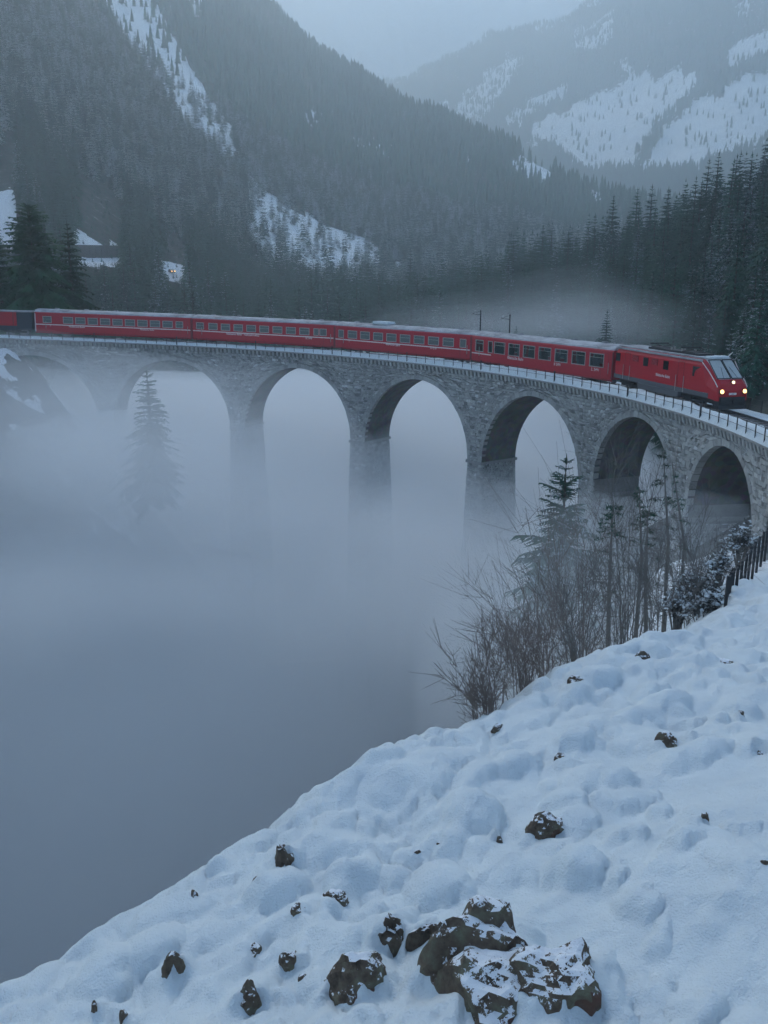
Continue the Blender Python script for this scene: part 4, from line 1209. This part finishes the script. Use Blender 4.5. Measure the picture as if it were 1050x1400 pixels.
# hidden test: walking outwards, a tree shows if its upper part is above what nearer trees cover in its column
sky_line = np.full(192, 2000.0); score = np.zeros(len(near_pts))
for k in np.argsort(near_pts[:, 1]):
    if not vis[k]: continue
    uu, vt = pix(*(near_pts[k] + np.array([0, 0, hts[k]])))
    c0, c1 = max(0, col[k] - 1), min(191, col[k] + 1)
    gain = float(np.mean(sky_line[c0:c1 + 1] - vt)); score[k] = max(0, min(gain, 60)) * size[k] * 10 + (0.01 * size[k])
    sky_line[c0:c1 + 1] = np.minimum(sky_line[c0:c1 + 1], vt + 6)
best = np.argsort(-score)[:300]
is_ind = np.zeros(len(near_pts), bool); is_ind[best] = True
for k in best:
    x, y, z = near_pts[k]; uu, _ = pix(x, y, z)
    if uu > 820: lab, grp = 'dark spruce on the steep wooded slope behind the locomotive', 'spruces on the slope behind the locomotive'
    elif uu > 545: lab, grp = 'dark spruce in the wood behind the mist above the front carriages', 'spruces behind the front carriages'
    elif uu > 265: lab, grp = 'dark spruce in the wood below the bright snow clearing', 'spruces below the snow clearing'
    else: lab, grp = 'dark spruce in the valley wood behind the rear carriages', 'spruces behind the rear carriages'
    kd = int(frg.integers(5)); size_word = 'tall' if hts[k] > 14.5 else ('low' if hts[k] < 10.5 else 'middling')
    lab = lab.replace('dark spruce', size_word + (' dark green' if kd % 3 else ' frosted') + ' spruce')
    plant_tree(KINDS[kd], (x, y, z - .3), hts[k] / 15, frg.uniform(0, 6.28), lab, lab.split(' in the ')[0].split(' on the ')[0] + ', ' + grp, lean=frg.normal() * .02)

def far_tree_mesh(seed):
    g = np.random.default_rng(seed); V = []; Fc = []
    tiers = 6
    for t in range(tiers):
        z0 = .06 + .88 * t / tiers; z1 = min(1.02, z0 + .30); r = .17 * (1 - t / tiers) ** .9 + .02; n = 7; b = len(V)
        V.append((0, 0, z1))
        for k in range(n * 2):
            a = math.pi * k / n + t; rr = r * (g.uniform(.85, 1.2) if k % 2 == 0 else g.uniform(.4, .62)); V.append((rr * math.cos(a), rr * math.sin(a), z0 + (0 if k % 2 == 0 else .05)))
        for k in range(n * 2): Fc.append((b, b + 1 + k, b + 1 + (k + 1) % (n * 2)))
    return mesh_from('far_spruce', V, np.array(Fc))
def forest_object(name, pts, heights, sources, label):
    me = mesh_from(name, pts, [], attrs={'size': ('POINT', heights), 'turn': ('POINT', frg.uniform(0, 6.28, len(pts))), 'pick': ('POINT', frg.integers(0, len(sources), len(pts)))})
    o = link(name, me); tag(o, label, 'forest', kind='stuff')
    ng = bpy.data.node_groups.new(name, 'GeometryNodeTree')
    ng.interface.new_socket('Geometry', in_out='INPUT', socket_type='NodeSocketGeometry'); ng.interface.new_socket('Geometry', in_out='OUTPUT', socket_type='NodeSocketGeometry')
    nd = ng.nodes; gi = nd.new('NodeGroupInput'); go = nd.new('NodeGroupOutput'); ip = nd.new('GeometryNodeInstanceOnPoints'); g2 = nd.new('GeometryNodeGeometryToInstance')
    for src in reversed(sources):
        oi = nd.new('GeometryNodeObjectInfo'); oi.inputs['Object'].default_value = src; oi.inputs['As Instance'].default_value = True
        ng.links.new(oi.outputs['Geometry'], g2.inputs[0])
    def na(nm, typ='FLOAT'):
        x = nd.new('GeometryNodeInputNamedAttribute'); x.data_type = typ; x.inputs['Name'].default_value = nm; return x.outputs['Attribute']
    cb = nd.new('ShaderNodeCombineXYZ'); ng.links.new(na('turn'), cb.inputs['Z'])
    f2i = nd.new('FunctionNodeFloatToInt'); ng.links.new(na('pick'), f2i.inputs[0])
    ip.inputs['Pick Instance'].default_value = True
    ng.links.new(gi.outputs[0], ip.inputs['Points']); ng.links.new(g2.outputs[0], ip.inputs['Instance'])
    ng.links.new(f2i.outputs[0], ip.inputs['Instance Index']); ng.links.new(cb.outputs[0], ip.inputs['Rotation']); ng.links.new(na('size'), ip.inputs['Scale'])
    ng.links.new(ip.outputs[0], go.inputs[0])
    md = o.modifiers.new('forest', 'NODES'); md.node_group = ng
    return o
def source(me, m):                      # tree meshes for the scattered woods, one metre tall
    o = bpy.data.objects.new(me.name, me)
    if len(me.materials) == 0: me.materials.append(m)
    return o
mid_src = []
for k in range(4):
    v, f = spruce_arrays(15, 3.0, 20, 9, 3, 200 + k, droop=.55)
    mid_src.append(source(mesh_from('wood_spruce', v / 15, f), M['needle']))
rime_src = [source(mesh_from('rimed_spruce', *[a / (15 if q == 0 else 1) if q == 0 else a for q, a in enumerate(spruce_arrays(15, 2.8, 18, 8, 3, 220 + k, droop=.55))]), M['needle_rimed'] if k % 3 else M['needle_frosted']) for k in range(4)]
far_src = [source(far_tree_mesh(300 + k), M['needle'] if k % 2 else M['needle_frosted']) for k in range(4)]
rest_pts = near_pts[~is_ind]
forest_object('valley_wood', rest_pts - np.array([0, 0, .3]), hts[~is_ind], mid_src, 'dark spruce wood filling the valley behind the train')
p1 = scatter(19000, A0, A1, 440, 800); p1 = p1[p1[:, 2] > -30]
forest_object('hillside_forest', p1, 8 + 12 * frg.random(len(p1)) ** 1.3, rime_src, 'dense spruce forest on the lower mountainside')
p2 = scatter(52000, A0, A1, 780, 1700)
forest_object('mountain_forest', p2, 6 + 13 * frg.random(len(p2)) ** 1.3, far_src, 'hazy spruce forest on the steep near mountain')
p3 = scatter(70000, -.1, A1, 1300, 3100)
forest_object('far_mountain_forest', p3, frg.uniform(9, 17, len(p3)), far_src, 'pale hazy forest on the far mountain with snow clearings')
# ------------------------------------------------------------------ bare bushes, thin trees and the fence on the near bank
def shrub(px, py_top, px_base, py_base, depth, stems, spread, label, m='twig', seed=0, group='bare bushes on the brink'):
    g = np.random.default_rng(900 + seed)
    b = at(px_base, py_base, depth); gy = float(slope_z(b[0], b[1])) if b[1] < 40 else b[2]; b[2] = min(b[2], gy + .05)
    top = at(px, py_top, depth); hgt = top[2] - b[2]
    root = empty('bare_bush', b); tag(root, label, 'bush', group)
    nsub = 0
    for s in range(int(stems * .8)):
        mb = MB(); an = g.uniform(0, 6.283); sp = spread * g.uniform(.15, 1.0); hh = hgt * g.uniform(.55, 1.02); lean = (top[0] - b[0]) * g.uniform(.5, 1.2)
        tip = np.array([math.cos(an) * sp + lean, math.sin(an) * sp * .8, hh]); mid = tip * np.array([.42, .42, .55]) + g.normal(size=3) * .06
        st = np.array([math.cos(an) * .12, math.sin(an) * .12, -.25])
        r0 = .009 * (.6 + hgt / 4)
        pts = [st, mid, tip * .8 + mid * .2 + g.normal(size=3) * .05, tip]
        mb.tube(pts, [r0, r0 * .7, r0 * .45, .004], 4, cap=False); stem = mb.build('stem', M[m], root)
        tw = MB()
        for k in range(int(g.integers(8, 13))):
            q = g.uniform(.3, .98); p0 = mid * (1 - q) + tip * q if q > .5 else st * (1 - 2 * q) + mid * 2 * q
            dirn = (tip - mid) / np.linalg.norm(tip - mid) + g.normal(size=3) * .45; dirn[2] = abs(dirn[2]) + .25; dirn /= np.linalg.norm(dirn)
            ln = hgt * g.uniform(.16, .42); p1_ = p0 + dirn * ln * .55 + g.normal(size=3) * .02; p2_ = p0 + dirn * ln + np.array([0, 0, .06]) + g.normal(size=3) * .05
            tw.tube([p0, p1_, p2_], [.0055, .004, .0025], 3, cap=False)
            for _ in range(3):
                e = p1_ + (dirn + g.normal(size=3) * .6) * ln * .42; tw.tube([p1_, e], [.0045, .0025], 3, cap=False)
        tw.build('twig', M[m], stem)
    return root
BUSH = [(662, 880, 672, 1004, 11.5, 16, .55, 'lowest brown bare bush, leaning out where the brink turns'), (706, 862, 714, 992, 12.5, 16, .7, 'dense brown bare bush beside the lowest one'),
        (745, 840, 752, 958, 13.5, 15, .9, 'brown bare bush rising behind the small brink stone'), (790, 800, 800, 925, 15, 15, 1.0, 'grey brown bare bush in the middle of the row'),
        (845, 770, 850, 900, 17, 15, 1.1, 'grey bare bush above the middle of the row'), (900, 742, 902, 885, 19, 14, 1.1, 'grey bare bush under the thin trees'),
        (780, 690, 800, 880, 20, 12, 1.3, 'tall rust tinged bare bush below the frosted spruce'), (850, 660, 862, 850, 24, 12, 1.4, 'tall grey bare bush before the dark arch'),
        (930, 690, 935, 850, 25, 12, 1.3, 'tall dark bare bush next to the snowy thicket'), (652, 930, 662, 1012, 10.8, 12, .4, 'small brown bare bush overhanging the foot of the row'),
        (725, 790, 745, 930, 17, 12, 1.3, 'thin rust coloured bush fading into the fog'), (960, 740, 962, 850, 21, 12, 1.0, 'dark bare bush beside the end of the iron fence')]
for k, (a, b, c, d_, e, n, s, lab) in enumerate(BUSH): shrub(a, b, c, d_, e, n, s, lab, 'twig' if k in (0, 1, 2, 6, 9, 10) else 'twig_grey', k)
# thin half-dead conifers
def thin_tree(px, py_top, depth, base_py, label, seed):
    g = np.random.default_rng(seed); t = at(px, py_top, depth); b = at(px + g.uniform(-6, 6), base_py, depth); h = t[2] - b[2]
    root = empty('thin_conifer', b); tag(root, label, 'tree', 'thin half bare conifers before the arches')
    top = t - b; bend = g.normal(size=2) * .12
    MB().tube([(0, 0, -.6), (bend[0], bend[1], h * .5), (top[0], top[1], h)], [.075, .05, .012], 6).build('trunk', M['twig_grey'], root)
    br = MB(); nd = MB()
    for k in range(46):
        q = g.uniform(.12, 1) ** .8; z = h * q; an = g.uniform(0, 6.28); ln = (.25 + .9 * (1 - q)) * g.uniform(.5, 1.1); d_ = np.array([math.cos(an), math.sin(an), -.12])
        c = np.array([bend[0] * 2 * min(q, 1 - q) + top[0] * q, bend[1] * 2 * min(q, 1 - q), z]); e = c + d_ * ln
        br.tube([c, c + d_ * ln * .5 + np.array([0, 0, .05]), e], [.012, .009, .004], 3, cap=False)
        if q > .72 or g.random() < .12:
            for m_ in range(26):
                f_ = g.uniform(.25, 1); p = c + (e - c) * f_; w = g.normal(size=3) * .08; w2 = g.normal(size=3) * .07
                w = w / np.linalg.norm(w) * g.uniform(.08, .2); w2 = w2 / np.linalg.norm(w2) * .016; nd.add([p + w2, p - w2, p + w], [(0, 1, 2)])
    br.build('branch', M['twig_grey'], root); nd.build('crown', M['needle'], root)
for k, (px, pt, dp, pb_, lab) in enumerate([(907, 618, 27, 860, 'thin dark conifer with tufted top before the pier'), (919, 634, 27.5, 855, 'twin thin conifer with tufted top close beside the other'), (874, 668, 26, 860, 'bare crooked trunk left of the thin twin conifers'.replace('left of', 'near')), (886, 700, 25, 860, 'shorter leaning bare trunk under the thin twin conifers'), (838, 690, 24, 880, 'slender bare sapling among the tall grey bushes')]):
    thin_tree(px, pt, dp, pb_, lab, 500 + k)
# snowy thicket: dark dwarf conifers with snow pads
for k, (px, py, dp, w, lab) in enumerate([(985, 780, 25, .8, 'dark snowy thicket bush against the iron fence'), (955, 806, 23, .75, 'dark snowy thicket bush below the fence end'), (1012, 748, 28, .8, 'dark snowy thicket bush under the last arch'), (925, 834, 21, .6, 'dark snowy thicket bush on the brink'), (975, 834, 20, .55, 'low dark snowy bush at the foot of the fence')]):
    g = np.random.default_rng(1200 + k); c = at(px, py, dp); root = empty('thicket_bush', c); tag(root, lab, 'bush', 'snowy thicket by the fence')
    st = MB(); lf = MB(); sn = MB()
    for s in range(30):
        d_ = g.normal(size=3); d_[2] = abs(d_[2]) * .7 + .15; d_ /= np.linalg.norm(d_); ln = w * g.uniform(.5, 1.05)
        e = d_ * ln; st.tube([(0, 0, -.9), e * .5, e], [.025, .015, .005], 3, cap=False)
        for m_ in range(40):
            p = e * g.uniform(.3, 1.05) + g.normal(size=3) * .12; a, b = g.normal(size=3) * .075, g.normal(size=3) * .075; a = a / np.linalg.norm(a) * g.uniform(.1, .3); b = b / np.linalg.norm(b) * .011; lf.add([p + b, p - b, p + a], [(0, 1, 2)])
        for m_ in range(5):
            p = e * g.uniform(.5, 1.02) + g.normal(size=3) * .08 + np.array([0, 0, .06]); r = g.uniform(.03, .08)
            n = 6; sn.add([p + np.array([0, 0, r * .55])] + [p + np.array([math.cos(6.283 * q / n) * r * g.uniform(.7, 1.3), math.sin(6.283 * q / n) * r * g.uniform(.7, 1.3), g.normal() * .02]) for q in range(n)], [(0, 1 + q, 1 + (q + 1) % n) for q in range(n)])
    st.build('stem', M['twig_grey'], root); lf.build('foliage', M['thicket'], root); tag(sn.build('snow_pad', M['snow'], root, smooth=True), kind='stuff')

# iron fence going down the path on the bank
fp = [at(1000, 812, 20.5), at(1012, 800, 22), at(1024, 778, 24), at(1036, 762, 26), at(1047, 748, 28), at(1060, 735, 30), at(1075, 722, 32), at(992, 826, 19)]
fp = sorted(fp, key=lambda p: p[1])
fence = empty('iron_fence', fp[0]); tag(fence, 'dark iron post fence running down the snowy bank toward the viaduct', 'fence')
o_ = np.array(fence.location); pts = []
for a, b in zip(fp[:-1], fp[1:]): pts += [a, (a + b) / 2]
pts.append(fp[-1])
for p in pts: MB().box(-.03, .03, -.03, .03, -.75, .42).build('post', M['rust'], fence, loc=Vector(p - o_ + np.array([0, 0, .25])))
for hh in (.1, .6): MB().tube([p - o_ + np.array([0, 0, hh]) for p in pts], .018, 4).build('rail', M['rust'], fence)

# ------------------------------------------------------------------ road with a car beyond the wood
rp = [at(60, 352, 520), at(110, 351, 500), at(165, 351, 480), at(200, 374, 420), at(265, 374, 400)]
def place_on_land(px, py, y0, y1):
    ys = np.linspace(y0, y1, 1500); a, b, c = ray(px, py); z = ZC + c / b * ys; g = land(a / b * ys, ys); k = int(np.argmax(z <= g)); return np.array([a / b * ys[k], ys[k], g[k]])
w0, w1 = place_on_land(98, 352, 200, 900), place_on_land(170, 352, 200, 900)
rw = empty('retaining_wall', (w0 + w1) / 2); tag(rw, 'long brown retaining wall on the wooded slope behind the rear carriages', 'wall'); o_ = np.array(rw.location)
M['brown_wall'] = plain('brown_wall_stone', (.09, .075, .068), (.16, .14, .13), .6)
nseg = 9
for k in range(nseg):
    a = w0 + (w1 - w0) * (k + .03) / nseg - o_; b = w0 + (w1 - w0) * (k + .97) / nseg - o_
    mb = MB(); n_ = np.array([-(b - a)[1], (b - a)[0], 0]); n_ = n_ / np.linalg.norm(n_) * 1.0
    if n_[1] < 0: n_ = -n_
    mb.add([a - [0, 0, 3], b - [0, 0, 3], b + n_ - [0, 0, 3], a + n_ - [0, 0, 3], a + [0, 0, 4.5], b + [0, 0, 4.5], b + n_ + [0, 0, 4.5], a + n_ + [0, 0, 4.5]], [(0, 3, 2, 1), (4, 5, 6, 7), (0, 1, 5, 4), (1, 2, 6, 5), (2, 3, 7, 6), (3, 0, 4, 7)])
    mb.build('panel', M['brown_wall'], rw)
cp_ = place_on_land(235, 374, 200, 900)
car = empty('car', cp_ + np.array([0, 0, .1]), R(-60)); tag(car, 'distant dark car with lit headlamps on the snowy road behind the rear carriages', 'car')
MB().prism([(-2.1, .35), (2.1, .35), (2.15, .85), (1.1, 1.0), (.5, 1.5), (-1.2, 1.5), (-1.9, 1.0), (-2.1, .9)], -.85, .85).build('body', M['navy'], car, bevel=.06)
for x in (-1.3, 1.3):
    for y in (-.8, .8): MB().disc((x, y, .33), (0, 1, 0), .33, .2, 14).build('wheel', M['dark'], car)
for y in (-.6, .6): MB().disc((2.16, y, .68), (1, 0, 0), .22, .06, 12).build('headlamp', M['lamp'], car)
MB().prism([(.46, 1.44), (1.02, 1.03), (1.06, 1.05), (.5, 1.47)], -.72, .72).build('windscreen', M['glass_dark'], car)

# ------------------------------------------------------------------ fog in the gorge, drifting mist and the hazy air
def volume_mat(name, col, density, aniso=0.0, ab=1.0):
    m = bpy.data.materials.new(name); m.use_nodes = True; t = m.node_tree; t.nodes.clear()
    o = t.nodes.new('ShaderNodeOutputMaterial'); v = t.nodes.new('ShaderNodeVolumePrincipled')
    v.inputs['Color'].default_value = (*col, 1); v.inputs['Density'].default_value = density; v.inputs['Anisotropy'].default_value = aniso; v.inputs['Absorption Color'].default_value = (ab, ab, ab, 1); v.inputs['Density Attribute'].default_value = ''
    t.links.new(v.outputs[0], o.inputs['Volume']); return m
fx = np.arange(-125, 66, 3.0); fy = np.arange(12, 330, 3.0)
X, Y = np.meshgrid(fx, fy)
top = np.interp(Y, FOG_Y, FOG_Z) + fbm(X / 16, Y / 16, 61, 4) * FOG_ROUGH + fbm(X / 45, Y / 45, 67, 3) * 2.0 * sstep(70, 100, Y) - np.clip(X - 6, 0, 60) * .12
bot = np.full_like(top, -95.0)
nr, nc = X.shape; nv = nr * nc
v = np.concatenate([np.stack([X, Y, top], -1).reshape(-1, 3), np.stack([X, Y, bot], -1).reshape(-1, 3)])
_i = (np.arange(nr - 1)[:, None] * nc + np.arange(nc - 1)[None, :]).ravel()
tf = np.stack([_i, _i + 1, _i + nc + 1, _i + nc], 1); bf = np.stack([_i, _i + nc, _i + nc + 1, _i + 1], 1) + nv
rim = list(range(nc)) + [r * nc + nc - 1 for r in range(1, nr)] + [(nr - 1) * nc + c for c in range(nc - 2, -1, -1)] + [r * nc for r in range(nr - 2, 0, -1)]
sf = np.array([(a, a + nv, b + nv, b) for a, b in zip(rim, rim[1:] + rim[:1])])
fog = obj('valley_fog', v, np.concatenate([tf, bf, sf]), volume_mat('dense_fog', (.985, .995, 1.0), FOG_DENSITY), smooth=True)
tag(fog, 'thick blue grey fog bank filling the gorge under the viaduct', 'fog', kind='stuff')
def mist(name, c, r, dens, label, seed):
    bm = bmesh.new(); bmesh.ops.create_icosphere(bm, subdivisions=4, radius=1)
    for q in bm.verts:
        k = 1 + .28 * float(fbm(np.array(q.co.x * 1.6 + seed), np.array(q.co.y * 1.6 + q.co.z * 1.3), seed, 3)); q.co = Vector((q.co.x * r[0] * k, q.co.y * r[1] * k, q.co.z * r[2] * k))
    me = bpy.data.meshes.new(name); bm.to_mesh(me); bm.free(); me.polygons.foreach_set('use_smooth', np.ones(len(me.polygons), bool))
    o = link(name, me, volume_mat(name, (.985, .995, 1.0), dens), None, c); tag(o, label, 'mist', kind='stuff')
for k, (px, py, dp, rx, ry, rz, dn) in enumerate([(650, 446, 128, 14, 14, 2.2, .6), (710, 440, 132, 17, 16, 3.2, .7), (770, 430, 138, 13, 16, 5.0, .55), (800, 412, 142, 9, 12, 4.6, .35), (835, 444, 126, 12, 14, 3.4, .4), (850, 455, 100, 8, 12, 3.0, .4)]):
    for q in (1.3, .85, .5): mist('drifting_mist', at(px, py, dp), (rx * q, ry * q, rz * q), MIST_DENSITY * dn * .34, 'thin wisp of mist drifting up behind the front carriages', 3 + k)
for q in (1.2, .8, .45):
    mist('drifting_mist', (-24, 84, -6), (20 * q, 9 * q, 8.0 * q), MIST_DENSITY * 1.9, 'thin mist before the far arches of the viaduct', 8)
    mist('drifting_mist', (-38, 98, -5), (18 * q, 7 * q, 8 * q), MIST_DENSITY * 1.9, 'thin mist veiling the far arches of the viaduct', 12)
    mist('drifting_mist', (10, 37, -9), (7 * q, 9 * q, 7 * q), MIST_DENSITY * 1.6, 'thin mist around the bare bushes on the brink', 9)
    mist('drifting_mist', (9, 62, -13), (11 * q, 12 * q, 7 * q), MIST_DENSITY * 1.2, 'thin mist before the middle piers', 10)
for k, (px, py, dp, rx, rz) in enumerate([(120, 640, 82, 16, 3.5), (330, 690, 74, 12, 3.0), (480, 720, 68, 11, 2.6), (230, 780, 62, 13, 2.8), (600, 760, 58, 9, 2.4), (60, 820, 60, 12, 2.6), (420, 830, 54, 10, 2.2), (560, 860, 46, 7, 1.8)]):
    for q in (1.2, .75): mist('drifting_mist', at(px, py, dp), (rx * q, rx * .6 * q, rz * q), MIST_DENSITY * .9, 'loose wisp of mist above the fog in the gorge', 30 + k)

hb = MB().box(-2700, 2700, -420, 3950, -120, 1500)
haze = hb.build('haze', volume_mat('hazy_air', (.80, .925, 1.0), HAZE_DENSITY, .5, 0.0)); tag(haze, 'cold blue haze over the whole valley', 'haze', kind='stuff')
